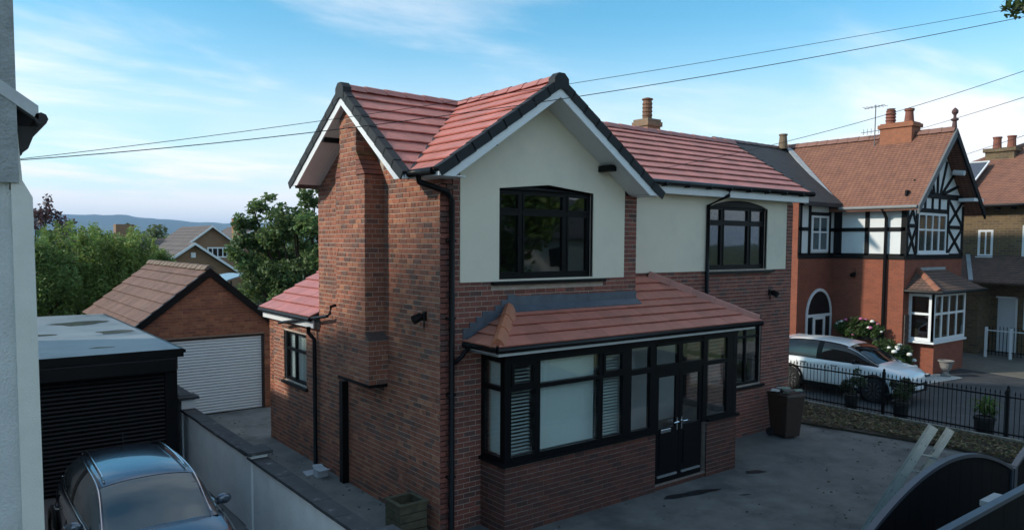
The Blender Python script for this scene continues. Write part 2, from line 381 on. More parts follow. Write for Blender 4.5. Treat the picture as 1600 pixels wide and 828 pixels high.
# --- chimney breast on the side wall
br = obj('chimney_breast', MB(), MORTAR, house); mb = MB(); PB = .36
mb.box(-PB, .01, 1.79, 2.93, 2.92, 5.72); mb.box(-PB, .01, 1.66, 2.93, 2.16, 2.915)
mb.box(-PB, .01, 2.1, 2.74, 5.7, 6.75)
br.data = mb.mesh('chimney_breast'); br.data.materials.append(MORTAR)
lay(br, (-PB,0,0), (0,1,0), (-1,0,0), 1.786, 2.93, 2.9, 5.73, style='side'); lay(br, (0,1.79,0), (1,0,0), (0,-1,0), -PB-.004, 0, 2.99, 5.73, style='side')
lay(br, (-PB,0,0), (0,1,0), (-1,0,0), 1.656, 2.93, 2.16, 2.92, style='side'); lay(br, (0,1.66,0), (1,0,0), (0,-1,0), -PB-.004, 0, 2.16, 2.92, style='side')
lay(br, (-PB,0,0), (0,1,0), (-1,0,0), 2.1, 2.74, 5.73, 7.0, [], lambda z: (max(2.1, YC-(7.0-z)/S2), min(2.74, YC+(7.0-z)/S2B)), style='side')
lay(br, (0,2.1,0), (1,0,0), (0,-1,0), -PB-.004, 0, 5.73, 6.7, style='side')
mb = MB(); mb.col = (.20,.082,.052)        # tumbled-in shoulders
for ya, yb, yc2 in ((1.784,2.1,2.1),(2.936,2.74,2.74)):
    mb = MB()
    for i in range(5):
        t0, t1 = i/5+.012, (i+1)/5-.012
        mb.col = tuple(x*random.uniform(.7,1.25) for x in (.21,.085,.055))
        p = [( -PB-.006, ya+(yb-ya)*t, 5.735+.42*t) for t in (t0,t1)]
        mb.prism([p[0], p[1], (-PB-.006, yb, p[1][2]), (-PB-.006, yb, p[0][2])], (PB+.01,0,0))
    obj('shoulder', mb, BRICK, br)
mb = MB(); mb.col = (.085,.06,.052); mb.prism([(-PB-.005,1.652,2.908),(-PB-.005,1.786,3.05),(-PB-.005,1.786,2.908)], (PB+.003,0,0)); obj('weathering', mb, BRICK, br)
mb = MB(); mb.box(-PB+.004,.0,1.67,2.92,2.10,2.158); obj('corbel', mb, BLACK, br)

# --- bay and porch across the front
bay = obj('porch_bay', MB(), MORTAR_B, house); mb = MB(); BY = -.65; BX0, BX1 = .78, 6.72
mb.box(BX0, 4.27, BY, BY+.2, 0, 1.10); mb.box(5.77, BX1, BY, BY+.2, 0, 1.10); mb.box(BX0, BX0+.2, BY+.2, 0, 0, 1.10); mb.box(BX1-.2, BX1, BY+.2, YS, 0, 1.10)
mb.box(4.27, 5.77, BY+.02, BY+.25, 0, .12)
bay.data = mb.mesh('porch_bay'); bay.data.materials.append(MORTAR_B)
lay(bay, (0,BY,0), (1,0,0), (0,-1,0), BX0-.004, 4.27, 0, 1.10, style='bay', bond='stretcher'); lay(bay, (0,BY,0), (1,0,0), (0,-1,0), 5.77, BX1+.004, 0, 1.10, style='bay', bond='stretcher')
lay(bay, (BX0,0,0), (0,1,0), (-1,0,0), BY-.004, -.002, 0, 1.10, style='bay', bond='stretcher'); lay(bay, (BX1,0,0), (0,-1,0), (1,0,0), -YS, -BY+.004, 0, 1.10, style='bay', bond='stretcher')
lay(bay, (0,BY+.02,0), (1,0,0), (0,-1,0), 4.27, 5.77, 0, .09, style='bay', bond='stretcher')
put_bricks(HB, 300)

def window(parent, name, O, U, n, xs, zs, cells, frame_m, glass_m, fw=.055, depth=.07, sash=.0, poly=None, back=None, blind=None):
    """casement window: xs, zs = bar centre lines (u, z); cells = {(i,j): ...} all glazed"""
    O = Vector(O); U = Vector(U); n = Vector(n); w = obj(name, MB(), frame_m, parent); mb = MB()
    Z = Vector((0,0,1))
    def bx(u0,u1,z0,z1,d0,d1): mb.obox(O+U*((u0+u1)/2)+Z*((z0+z1)/2)+n*((d0+d1)/2), U*((u1-u0)/2), n*((d1-d0)/2), Z*((z1-z0)/2))
    for x, wd in xs: bx(x-wd/2, x+wd/2, zs[0][0]-zs[0][1]/2, zs[-1][0]+zs[-1][1]/2, -depth, 0)
    for z, wd in zs:
        for (xa, wa), (xb, wb) in zip(xs, xs[1:]): bx(xa+wa/2, xb-wb/2, z-wd/2, z+wd/2, -depth, -.002)
    for i in range(len(xs)-1):
        for j in range(len(zs)-1):
            if cells is not None and (i,j) not in cells: continue
            u0, u1 = xs[i][0]+xs[i][1]/2, xs[i+1][0]-xs[i+1][1]/2; z0, z1 = zs[j][0]+zs[j][1]/2, zs[j+1][0]-zs[j+1][1]/2
            if sash:
                s = sash
                for a in ((u0,u0+s,z0,z1),(u1-s,u1,z0,z1),(u0+s,u1-s,z0,z0+s),(u0+s,u1-s,z1-s,z1)): bx(*a, -.05, .012)
                u0 += s; u1 -= s; z0 += s; z1 -= s
            g = MB(); g.obox(O+U*((u0+u1)/2)+Z*((z0+z1)/2)-n*.03, U*((u1-u0)/2), n*.004, Z*((z1-z0)/2)); obj('pane', g, glass_m, w)
    w.data = mb.mesh(name); w.data.materials.append(frame_m)
    return w
# gable window with raised head
gw = window(house, 'gable_window', (0,.07,0), (1,0,0), (0,-1,0), [(1.15,.06),(1.64,.07),(2.63,.08),(3.20,.06)], [(4.03,.08),(5.10,.06),(5.44,.05)], None, BLACKF, GLASSD, sash=.03)
mb = MB(); mb.prism([(1.12,.0,5.465),(3.23,.0,5.465),(3.23,.0,5.485),(2.17,.0,5.585),(1.12,.0,5.485)], (0,.09,0)); obj('head', mb, BLACKF, gw)
mb = MB(); mb.box(.97,3.51,-.09,.12,3.90,3.955); obj('sill', mb, BLACK, gw, bevel=.006)
ww = window(house, 'wing_window', (0,YS+.07,0), (1,0,0), (0,-1,0), [(7.55,.06),(8.13,.07),(9.16,.08),(9.76,.06)], [(4.04,.08),(5.07,.06),(5.42,.05)], None, BLACKF, GLASSD, sash=.03)
mb = MB(); mb.prism([(x,YS+.01,z) for x, z in [(7.52,5.43)]+[(a,min(b+.01,5.62)) for a,b in arch]+[(9.79,5.43)]][::-1], (0,.08,0)); obj('head', mb, BLACKF, ww)
mb = MB(); mb.box(7.45,10.05,YS-.08,YS+.12,3.91,3.965); obj('sill', mb, BLACK, ww, bevel=.006)
lw = window(house, 'lower_window', (0,YS+.05,0), (1,0,0), (0,-1,0), [(8.38,.06),(9.12,.06),(9.65,.06)], [(1.27,.07),(2.38,.05),(2.65,.06)], None, BLACKF, GLASS)
mb = MB(); mb.box(8.3,9.78,YS-.07,YS+.1,1.15,1.21); obj('sill', mb, BLACK, lw, bevel=.006)
ew = window(house, 'extension_window', (.05,0,0), (0,1,0), (-1,0,0), [(5.25,.06),(5.95,.06),(6.45,.06)], [(1.55,.06),(2.22,.06),(2.59,.06)], {(0,1),(1,1)}, BLACKF, GLASS)
mb = MB(); mb.box(.076,.084,5.28,6.42,1.58,2.19); obj('pane', mb, GLASS, ew)
mb = MB(); mb.box(-.06,.1,5.15,6.55,1.44,1.50); obj('sill', mb, BLACK, ew)
mb = MB()
for i in range(44): z = 1.56+i*.024; mb.obox((.15,5.85,z), (.0,.58,0), (.011,0,.007), (.0008,0,-.0005))
obj('blind_slats', mb, BLIND, ew, kind='stuff')
# bay glazing
bw = window(house, 'bay_window', (0,BY,0), (1,0,0), (0,-1,0), [(.84,.12),(1.44,.10),(2.855,.09),(3.505,.21)], [(1.17,.12),(2.305,.07),(2.76,.10)], None, BLACKF, GLASS, depth=.09)
mb = MB(); mb.box(BX0-.05,4.27,BY-.05,BY+.05,1.10,1.155); mb.box(BX0-.05,BX0+.04,BY+.05,0,1.10,1.155); mb.box(BX0-.01,6.73,BY-.012,BY+.12,2.79,2.90); mb.box(BX0-.01,BX0+.11,BY+.12,0,2.79,2.90); mb.box(5.77,6.78,BY-.05,BY+.05,1.10,1.155); mb.box(6.62,6.73,BY+.12,YS-.03,2.79,2.90)
obj('head_and_cill', mb, BLACKF, bw)
for u0,u1,z0,z1 in ((.9,1.39,2.34,2.71),(2.90,3.40,2.34,2.71)):
    mb = MB()
    for a in ((u0,u0+.05,z0,z1),(u1-.05,u1,z0,z1),(u0+.05,u1-.05,z0,z0+.05),(u0+.05,u1-.05,z1-.05,z1)): mb.box(a[0],a[1],BY-.018,BY+.03,a[2],a[3])
    obj('vent_sash', mb, BLACKF, bw)
rw = window(house, 'bay_return_window', (BX0,0,0), (0,1,0), (-1,0,0), [(-.555,.07),(-.05,.10)], [(1.17,.12),(2.305,.07),(2.76,.06)], None, BLACKF, GLASS, depth=.09)
pw = window(house, 'porch_window', (0,BY,0), (1,0,0), (0,-1,0), [(3.61,.004),(4.19,.16)], [(1.17,.12),(2.29,.10),(2.76,.07)], None, BLACKF, GLASS, depth=.09)
sw = window(house, 'porch_side_light', (0,BY,0), (1,0,0), (0,-1,0), [(5.70,.14),(6.49,.2),(6.66,.12)], [(1.17,.10),(2.26,.08),(2.76,.07)], {(0,0),(0,1)}, BLACKF, GLASS, depth=.09)
ps = window(house, 'porch_end_window', (BX1,0,0), (0,1,0), (1,0,0), [(-.5,.1),(.1,.08),(.68,.1)], [(1.17,.12),(2.26,.08),(2.76,.07)], None, BLACKF, GLASS, depth=.09)
tl = window(house, 'door_top_light', (0,BY,0), (1,0,0), (0,-1,0), [(4.26,.02),(4.95,.12),(5.63,.02)], [(2.29,.12),(2.74,.07)], None, BLACKF, GLASS, depth=.09)
for i, (x0, x1, hx) in enumerate(((4.27, 4.94, 4.885), (4.955, 5.63, 5.015))):
    d = obj('front_door', MB(), BLACKF, house); mb = MB(); ya, yb = BY+.015, BY+.06
    g0, g1 = x0+.095, x1-.095
    mb.box(x0,g0,ya,yb,.13,2.23); mb.box(g1,x1,ya,yb,.13,2.23); mb.box(g0,g1,ya,yb,2.12,2.23); mb.box(g0,g1,ya,yb,.13,1.16)
    mb.box(g0+.03,g1-.03,ya-.012,ya+.01,.40,1.05)
    d.data = mb.mesh('front_door'); d.data.materials.append(BLACKF)
    mb = MB(); mb.box(g0,g1,ya+.018,ya+.026,1.16,2.12); obj('pane', mb, GLASS, d)
    mb = MB(); mb.box(hx-.018,hx+.018,ya-.014,ya,1.08,1.32); mb.tube([(hx,ya,1.24),(hx,ya-.05,1.24),(hx+(-.13 if i==0 else .13),ya-.05,1.235)], .011, 6); obj('handle', mb, CHROME, d)
    mb = MB(); mb.box(x0+.07,x1-.06,ya-.03,ya,.24,.275); obj('weather_bar', mb, mat('dull_alu',(.30,.31,.32),.5,.4), d)
    if i == 0:
        mb = MB(); mb.box(4.42,4.70,ya-.02,ya,1.07,1.14); obj('letter_plate', mb, CHROME, d, bevel=.006)
# blinds behind the bay glass: left pane half open, the others nearly shut
def blinds(x0, x1, z0, z1, tilt, y, pitch=.047, parent=bw, along='x'):
    mb = MB(); k = int((z1-z0)/pitch)
    for i in range(k):
        z = z0+i*pitch+.02
        d = Vector((0, math.cos(tilt), math.sin(tilt))) if along == 'x' else Vector((math.cos(tilt), 0, math.sin(tilt)))
        ax = Vector(((x1-x0)/2,0,0)) if along == 'x' else Vector((0,(x1-x0)/2,0))
        c = ((x0+x1)/2, y, z) if along == 'x' else (y, (x0+x1)/2, z)
        mb.obox(c, ax, d*.025, ax.cross(d).normalized()*.0012)
    mb.box(x0,x1,y-.025,y+.025,z1-.02,z1+.03) if along == 'x' else mb.box(y-.025,y+.025,x0,x1,z1-.02,z1+.03)
    obj('blind_slats', mb, BLIND, parent, kind='stuff')
blinds(.96, 1.40, 1.22, 2.72, R(14), BY+.17, .058); blinds(1.47, 2.83, 1.22, 2.72, R(66), BY+.17); blinds(2.88, 3.44, 1.22, 2.72, R(24), BY+.17, .055)
blinds(-.46, -.06, 1.22, 2.72, R(66), BX0+.15, parent=rw, along='y')
# interior surfaces of the porch
mb = MB(); mb.box(3.55,W1,-.03,-.004,0,2.75); mb.box(W1+.004,6.5,YS-.03,YS-.004,.05,2.75); mb.box(3.5,3.55,BY+.1,-.03,0,2.75); mb.box(.95,6.6,BY+.1,YS-.03,2.80,2.83); obj('inner_lining', mb, mat('porch_lining',(.55,.56,.56),.8,noise=.05), bay)
mb = MB(); mb.box(3.55,6.52,BY+.2,YS-.03,.02,.12); obj('porch_floor', mb, mat('porch_floor',(.5,.52,.54),.35,noise=.1), bay)
mb = MB(); mb.box(5.9,6.5,.2,.7,.12,.85); mb.box(4.5,4.9,.55,.72,1.2,1.9); obj('inner_furnishing', mb, mat('porch_dark',(.06,.05,.045),.6), bay)
mb = MB(); mb.box(BX0+.2,3.5,BY+.2,0,1.05,1.12); obj('window_board', mb, WHITE, bay)
# floors / ceilings that close the rooms
mb = MB(); mb.box(T,XR-T,YS+T+.01,YB,2.60,2.75); mb.box(T,W1-T,T,YS+T,2.6,2.75); mb.box(T,XR-T,YS+T+.01,5.0,5.45,5.5); mb.box(T,W1-T,T,YS+T,5.58,5.62); mb.box(T,XR-T,T+YS,YB,-.02,.03)
mb.box(T, XR-T, 3.2, 3.3, .03, 5.4)
obj('inner_floor', mb, PLASTER, house)
# ================================================================ ROOFS
def clip(poly, a, b, c):           # keep a*x+b*y<=c
    out = []
    for i in range(len(poly)):
        p, q = poly[i], poly[(i+1)%len(poly)]; dp = a*p[0]+b*p[1]-c; dq = a*q[0]+b*q[1]-c
        if dp <= 0: out.append(p)
        if dp*dq < 0: t = dp/(dp-dq); out.append((p[0]+(q[0]-p[0])*t, p[1]+(q[1]-p[1])*t))
    return out
def parea(p): return abs(sum(p[i][0]*p[(i+1)%len(p)][1]-p[(i+1)%len(p)][0]*p[i][1] for i in range(len(p))))/2
def roof_plane(parent, plan, zf, store, upslope, gauge=.34, tw=.33, thick=.026, base=(.52,.185,.15), deck=True, var=.10, start=None):
    """plan: convex polygon in plan (x,y); zf(x,y): roof height; upslope: unit plan direction uphill"""
    P = [Vector((x, y, zf(x, y))) for x, y in plan]
    up = Vector((upslope[0], upslope[1], 0)); e = 1e-3; p0 = P[0]
    dz = (zf(p0.x+up.x*e, p0.y+up.y*e)-zf(p0.x, p0.y))/e
    V = Vector((up.x, up.y, dz)).normalized(); U = Vector((up.y, -up.x, 0)).normalized(); Nn = U.cross(V)
    if Nn.z < 0: U = -U; Nn = U.cross(V)
    q = [((p-p0).dot(U), (p-p0).dot(V)) for p in P]
    vmin = min(a[1] for a in q); vmax = max(a[1] for a in q); umin = min(a[0] for a in q); umax = max(a[0] for a in q)
    rows = int(math.ceil((vmax-vmin)/gauge-.05)); g = (vmax-vmin)/rows
    if deck:
        mb = MB(); mb.prism([p-Nn*.09 for p in P], Nn*.085); obj('roof_deck', mb, VERGE, parent)
    for i in range(rows):
        v0 = vmin+i*g; v1 = v0+g+(1e-4 if i < rows-1 else 0)
        off = umin+(tw/2 if i % 2 else 0)-tw
        j = 0
        while off+j*tw < umax:
            a, b = off+j*tw+.0015, off+(j+1)*tw-.0015; j += 1
            pl = q; 
            for cc in ((-1,0,-a),(1,0,b),(0,-1,-v0),(0,1,v1)):
                pl = clip(pl, *cc)
                if len(pl) < 3: break
            if len(pl) < 3 or parea(pl) < .003: continue
            k = random.uniform(1-var, 1+var); jit = random.uniform(-.002,.002)
            col = tuple(c*k for c in base)
            top = []; bot = []
            for u, v in pl:
                t = (v-v0)/g; h = thick*(1.55-1.35*t)+jit
                w = p0+U*u+V*(v-.0); top.append(w+Nn*h-(V*.03 if t < .01 and i == 0 else Vector()))
                bot.append(w+Nn*(h-thick*.95)-(V*.03 if t < .01 and i == 0 else Vector()))
            store.append((top, bot, col, parent))
    return P, U, V, Nn
def put_tiles(store, limit, name='roof_tile'):
    def area(t):
        n = (t[0][1]-t[0][0]).cross(t[0][2]-t[0][1]); c = t[0][0]
        if n.z < 0: n = -n
        if (CAM-c).dot(n) <= 0: return 0
        q = [project(p) for p in t[0]]
        if not (0 < q[0][0] < 1600 and 0 < q[0][1] < 828): return 0
        return abs(sum(q[i][0]*q[(i+1)%len(q)][1]-q[(i+1)%len(q)][0]*q[i][1] for i in range(len(q))))/2
    def build(mb, t):
        top, bot = t[0], t[1]; n = len(top); i = len(mb.v)
        mb.v += [tuple(p) for p in top]+[tuple(p) for p in bot]
        ccw = (top[1]-top[0]).cross(top[2]-top[1]).z > 0
        f = list(range(n)) if ccw else list(range(n-1,-1,-1)); mb.f.append(tuple(i+k for k in f)); mb.c.append(mb.col)
        for a in range(n):
            k0, k1 = f[a], f[(a+1)%n]; mb.f.append((i+k1, i+k0, i+n+k0, i+n+k1)); mb.c.append(mb.col)
    order = sorted(store, key=lambda t: -area(t))
    for t in order[:limit]:
        mb = MB(); build(mb, t); o = obj(name, mb, TILE, t[3]); o.color = (*t[2], 1)
    rest = {}
    for t in order[limit:]: rest.setdefault(t[3].name, []).append(t)
    for ts in rest.values():
        mb = MB()
        for t in ts: mb.col = t[2]; build(mb, t)
        o = obj('roof_tiling', mb, TILE, ts[0][3], kind='stuff'); o.color = (0,0,0,1)
def ridge(parent, a, b, n, r=.12, h=.085, m=None, col=(.42,.155,.13), name='ridge_tile', gap=.006):
    """angled ridge / hip tiles laid end to end, each lapping the next a little"""
    a = Vector(a); b = Vector(b); d = (b-a)/n; dn = d.normalized(); s = dn.cross(Vector((0,0,1))).normalized(); up = s.cross(dn).normalized()
    for i in range(n):
        p = a+d*i; q = p+d-dn*gap; k = 1.0+random.uniform(-.06,.06); lift = random.uniform(0,.004)
        prof = [(-r,-h*.75),(-r*.45,h*.35),(0,h*.62),(r*.45,h*.35),(r,-h*.75)]
        mb = MB()
        o1 = [p+s*x*1.05+up*(z+.012+lift) for x, z in prof]; o2 = [q+s*x+up*(z+lift) for x, z in prof]
        for j in range(4): mb.face([o1[j], o1[j+1], o2[j+1], o2[j]])
        mb.face(o1[::-1]); mb.face(o2); mb.face([o1[0], o2[0], o2[4], o1[4]])
        o = obj(name, mb, m or TILE, parent); o.color = (*[c*k for c in col], 1)
def verge(parent, a, b, n, out, m=VERGE, w=.12, h=.115):
    """dry verge units stepping up the slope from a (foot) to b (apex); out = outward horizontal direction"""
    a = Vector(a); b = Vector(b); d = (b-a)/n; dn = d.normalized(); out = Vector(out); up = out.cross(dn); up = up if up.z > 0 else -up
    for i in range(n):
        p = a+d*i; q = p+d; t = .028
        mb = MB(); c0 = p+up*.011-dn*.012; c1 = q+up*.0+dn*.008
        for (o0, o1, u0, u1) in ((-w, .018, .0, .035), (-.0, .022, -h, .034)):
            pts = [c0+out*o0+up*u0, c0+out*o1+up*u0, c0+out*o1+up*u1, c0+out*o0+up*u1]; qs = [c1+out*o0+up*u0, c1+out*o1+up*u0, c1+out*o1+up*u1, c1+out*o0+up*u1]
            mb.face(pts); mb.face(qs[::-1])
            for j in range(4): mb.face([pts[j], qs[j], qs[(j+1)%4], pts[(j+1)%4]])
        obj('verge_tile', mb, m, parent)
TILES = []
roof = obj('roof', MB().box(.4,4,.6,YB-.3,5.62,5.66), VERGE, house)
oL, oF = .49, .54; XE = -.36; YV = YC-S1*(XC-XE)/S2        # eave line of the front gable, valley foot
f1 = lambda x, y: ZR-S1*(XC-x); f2 = lambda x, y: ZR-S2*(YC-y); f2b = lambda x, y: ZR-S2B*(y-YC); f3 = lambda x, y: ZR-S1*(x-XC)
roof_plane(roof, [(XC,YC),(XC,-oF+.1),(XE,-oF+.1),(XE,YV)], f1, TILES, (1,0))
roof_plane(roof, [(-oL+.1,YC),(-oL+.1,YV-.04),(XE-.002,YV-.04),(XC,YC)][::-1], f2, TILES, (0,1))
roof_plane(roof, [(-oL+.1,YC),(4.2,YC),(4.2,4.8),(-oL+.1,4.8)], f2b, TILES, (0,-1))
roof_plane(roof, [(XC,-oF+.1),(4.45,-oF+.1),(4.45,.42),(4.0,.42),(XC,2.6)], f3, TILES, (-1,0))
# wing
ZW, YW, SW, YE = 7.31, 2.76, .62, .42
fw = lambda x, y: ZW-SW*(YW-y); fwb = lambda x, y: ZW-SW*(y-YW)
roof_plane(roof, [(4.0,YE),(11.15,YE),(11.15,YW),(XC+.1,YW),(XC+.1,2.5)], fw, TILES, (0,1))
roof_plane(roof, [(XC+.1,YW),(11.15,YW),(11.15,5.4),(XC+.1,5.4)], fwb, TILES, (0,-1))
# ridges, valley
ridge(roof, (-oL+.06,YC,ZR+.035), (XC-.02,YC,ZR+.035), 6); ridge(roof, (XC,-oF+.06,ZR+.035), (XC,YC-.02,ZR+.035), 7); ridge(roof, (XC+.3,YW,ZW+.03), (11.18,YW,ZW+.03), 20)
mb = MB(); a = Vector((XC,YC,ZR+.012)); b = Vector((XE,YV,f1(XE,0)+.02)); mb.bar(a, b, .045, .03); obj('valley', mb, mat('valley_trough',(.03,.03,.033),.6), roof)
# verges and barge boards
for A, B, out, nn in (((-oL,YV-.02,f2(0,YV-.02)), (-oL,YC,ZR), (-1,0,0), 8), ((-oL,4.8,f2b(0,4.8)), (-oL,YC,ZR), (-1,0,0), 8),
                      ((XE,-oF,f1(XE,0)), (XC,-oF,ZR), (0,-1,0), 8), ((4.5,-oF,f3(4.5,0)), (XC,-oF,ZR), (0,-1,0), 9),
                      ((11.2,YE,fw(0,YE)), (11.2,YW,ZW), (1,0,0), 8)):
    verge(roof, A, B, nn, out)
def barge(parent, A, B, out, h=.19, wall=.5, drop=.05, zcut=None):
    """white barge board under the verge, its foot cut level at zcut, and the boarded soffit behind it"""
    A = Vector(A); B = Vector(B); out = Vector(out); k = Vector((0,0,1)); d2 = drop+h*1.2; zc = A.z-.09 if zcut is None else zcut
    dr = B-A; lo = lambda p: p-k*d2
    t = min(max((zc-(A.z-d2))/dr.z, 0), 1); C = lo(A+dr*t); D = Vector((A.x, A.y, zc))
    mb = MB(); mb.prism([A-k*drop, B-k*drop, lo(B), C, D] if zc < A.z-drop-.005 else [A-k*drop, B-k*drop, lo(B), C], -out*.025)
    obj('barge_board', mb, WHITE, parent)
    mb = MB(); s0 = C+k*.02-out*.026; s1 = lo(B)+k*.02-out*.026; n = 7
    for i in range(n):
        a = (wall-.03)*i/n; b = (wall-.03)*(i+1)/n-.004
        mb.prism([s0-out*a, s1-out*a, s1-out*b, s0-out*b], (0,0,.015+(.0 if i % 2 else .003)))
    obj('soffit', mb, SOFFIT, parent)
k = Vector((0,0,1))
barge(roof, (-oL-.0,YV-.01,f2(0,YV)), (-oL,YC,ZR), (-1,0,0), wall=oL); barge(roof, (-oL,4.72,f2b(0,4.72)), (-oL,YC,ZR), (-1,0,0), wall=oL)
barge(roof, (XE+.0,-oF,f1(XE,0)), (XC,-oF,ZR), (0,-1,0), wall=oF-.02); barge(roof, (4.42,-oF,f3(4.42,0)), (XC,-oF,ZR), (0,-1,0), wall=oF-.02)
# verge apex caps
for p, out in (((-oL,YC,ZR), Vector((-1,0,0))), ((XC,-oF,ZR), Vector((0,-1,0)))):
    p = Vector(p); s = Vector((-out.y, out.x, 0)); mb = MB()
    pr = [(-.16,-.20),(-.15,.0),(-.06,.085),(.06,.085),(.15,.0),(.16,-.20),(0,-.17)]
    mb.prism([p+out*.03+s*x+k*(z+.02) for x, z in pr], -out*.16); obj('apex_cap', mb, VERGE, roof)
# boxed eaves feet, fascias, gutters
ze = f1(XE,0); zq = ze-.09
mb = MB(); mb.box(-oL+.03,-.002,YV-.02,YV+.14,zq+.001,zq+.02); mb.box(-oL+.03,-.002,YV-.04,YV-.021,zq,ze-.03); obj('eaves_box', mb, WHITE, roof)
mb = MB(); mb.box(XE+.02,XE+.045,-oF+.03,YV-.06,zq,ze-.03); mb.box(XE+.046,-.002,-oF+.03,YV-.06,zq+.002,zq+.02); mb.box(-.002,.13,-oF+.03,-.024,zq+.002,zq+.02); obj('eaves_box', mb, WHITE, roof)
mb = MB(); zr_ = f3(4.42,0)-.09; mb.box(4.20,4.42,-oF+.03,-.024,zr_,zr_+.02); mb.box(4.42,4.445,-oF+.03,.72,zr_,zr_+.07)
zw = fw(0,YE); obj('eaves_box', mb, WHITE, roof); mb = MB(); mb.box(4.46,11.1,YE+.04,YE+.065,zw-.24,zw-.035); mb.box(4.46,11.1,YE+.066,YS-.005,zw-.235,zw-.215)
obj('eaves_fascia', mb, WHITE, roof)
mb = MB(); mb.tube([(XE-.035,-oF+.1,ze-.02),(XE-.035,YV-.02,ze-.02)], .058, 10); obj('gutter', mb, BLACK, roof, smooth=True); mb = MB(); mb.tube([(4.5,YE-.03,zw-.03),(11.2,YE-.03,zw-.03)], .058, 10)
for i in range(9): x = 4.9+i*.72; mb.box(x-.02,x+.02,YE-.09,YE+.05,zw-.105,zw-.02)
obj('gutter', mb, BLACK, roof, smooth=True)
mb = MB(); mb.tube([(XE-.035,-.02,ze-.06),(XE-.03,-.05,ze-.16),(XE+.16,-.10,ze-.22),(.08,-.085,ze-.29),(.17,-.075,ze-.40),(.17,-.075,0.05)], .046, 10)
for z in (.9,2.2,3.4,4.6): mb.box(.10,.24,-.085,-.0,z,z+.035)
obj('downpipe', mb, BLACK, house, smooth=True)
mb = MB(); mb.tube([(7.78,YE-.03,zw-.08),(7.78,YE-.02,zw-.20),(7.44,YS-.07,zw-.42),(7.44,YS-.07,3.3)], .042, 10); obj('downpipe', mb, BLACK, house, smooth=True)
mb = MB(); mb.tube([(-.16,4.72,2.86),(-.16,4.72,2.74),(-.07,4.64,2.6),(-.07,4.64,.04)], .042, 10); obj('downpipe', mb, BLACK, house, smooth=True)
# corbel ends poking through the soffits
for q_ in ((-oL+.02,.0,3.18,3.32,6.40,6.50),(-oL+.1,.0,4.2,4.3,5.86,5.90),(3.33,3.47,-oF+.2,-.02,5.86,5.97),(.78,.88,-oF+.25,-.02,6.10,6.18)): obj('purlin_end', MB().box(*q_), BLACK, roof)
# --- bay roof
broof = obj('porch_roof', MB().box(1.0,6.2,-.5,YS-.02,2.90,2.93), VERGE, house)
SB, ZB, YEb, XL, XRr = .54, 3.03, -.88, .45, 7.16
fb = lambda x, y: ZB+SB*(y-YEb); fbl = lambda x, y: ZB+SB*(x-XL); fbr = lambda x, y: ZB+SB*(XRr-x)
yt = YS-.01; dt = yt-YEb
OR = (.50,.175,.125)
roof_plane(broof, [(XL,YEb),(XRr,YEb),(XRr-.89,0.005),(XL+.89,0.005)], fb, TILES, (0,1), base=OR, gauge=.325)
roof_plane(broof, [(W1+.01,.005),(XRr-.89,.005),(XRr-dt,yt),(W1+.01,yt)], fb, TILES, (0,1), base=OR, gauge=.325)
roof_plane(broof, [(XL,-.002),(XL,YEb),(XL+.878,-.002)], fbl, TILES, (1,0), base=(.46,.175,.12), gauge=.325)
roof_plane(broof, [(XRr,YEb),(XRr,yt),(XRr-dt,yt)], fbr, TILES, (-1,0), base=OR, gauge=.325)
ridge(broof, (XL+.03,YEb+.03,ZB+.05), (XL+.86,-.05,fb(0,-.05)+.06), 3, r=.13, h=.13, col=(.47,.165,.085), name='hip_tile'); ridge(broof, (XRr-.03,YEb+.03,ZB+.05), (XRr-dt+.02,yt-.02,fb(0,yt)+.05), 5, r=.11, h=.1, col=(.40,.16,.12), name='hip_tile')
put_tiles(TILES, 300)
mb = MB(); mb.tube([(XL+.0,.0,ZB-.045),(XL-.0,YEb-.02,ZB-.045)], .05, 10); mb.tube([(XL-.03,YEb-.03,ZB-.045),(XRr,YEb-.03,ZB-.045)], .05, 10); mb.tube([(XL+.0,-.12,ZB-.08),(.34,-.10,ZB-.22),(.22,-.08,ZB-.32)], .035, 8); obj('gutter', mb, BLACK, broof, smooth=True)
mb = MB(); mb.box(XL+.05,XRr-.15,YEb+.03,YEb+.055,ZB-.15,ZB-.05); mb.box(XL+.05,XL+.075,YEb+.055,-.005,ZB-.15,ZB-.05); mb.box(XL+.05,XRr-.15,YEb+.056,BY+.06,ZB-.145,ZB-.125); mb.box(XL+.05,BX0+.1,BY+.06,-.005,ZB-.145,ZB-.125); obj('fascia', mb, mat('fascia_grey',(.66,.69,.70),.45,noise=.05), broof)
mb = MB()
mb.box(1.36,2.58,-.03,-.006,fb(0,0)+.02,fb(0,0)+.20); mb.box(2.585,W1,-.028,-.006,fb(0,0)+.02,fb(0,0)+.19)
mb.prism([(1.36,-.028,fb(0,0)+.05),(W1+.02,-.028,fb(0,0)+.05),(W1+.02,-.16,fb(0,-.16)+.05),(1.36,-.16,fb(0,-.16)+.05)], (0,0,-.012))
for i in range(8):
    x0 = .42+i*.125; z0 = fbl(x0,0); mb.box(x0, x0+.16, -.024-.0007*i, -.006, z0-.02, math.floor((z0+.20)/CH)*CH+CH)
mb.prism([(XL,-.024,ZB+.045),(XL+.89,-.024,fb(0,0)+.045),(XL+.89-.1,-.10,fbl(XL+.79,0)+.05),(XL,-.10,ZB+.05)], (0,0,-.01))
obj('flashing', mb, LEAD, broof)
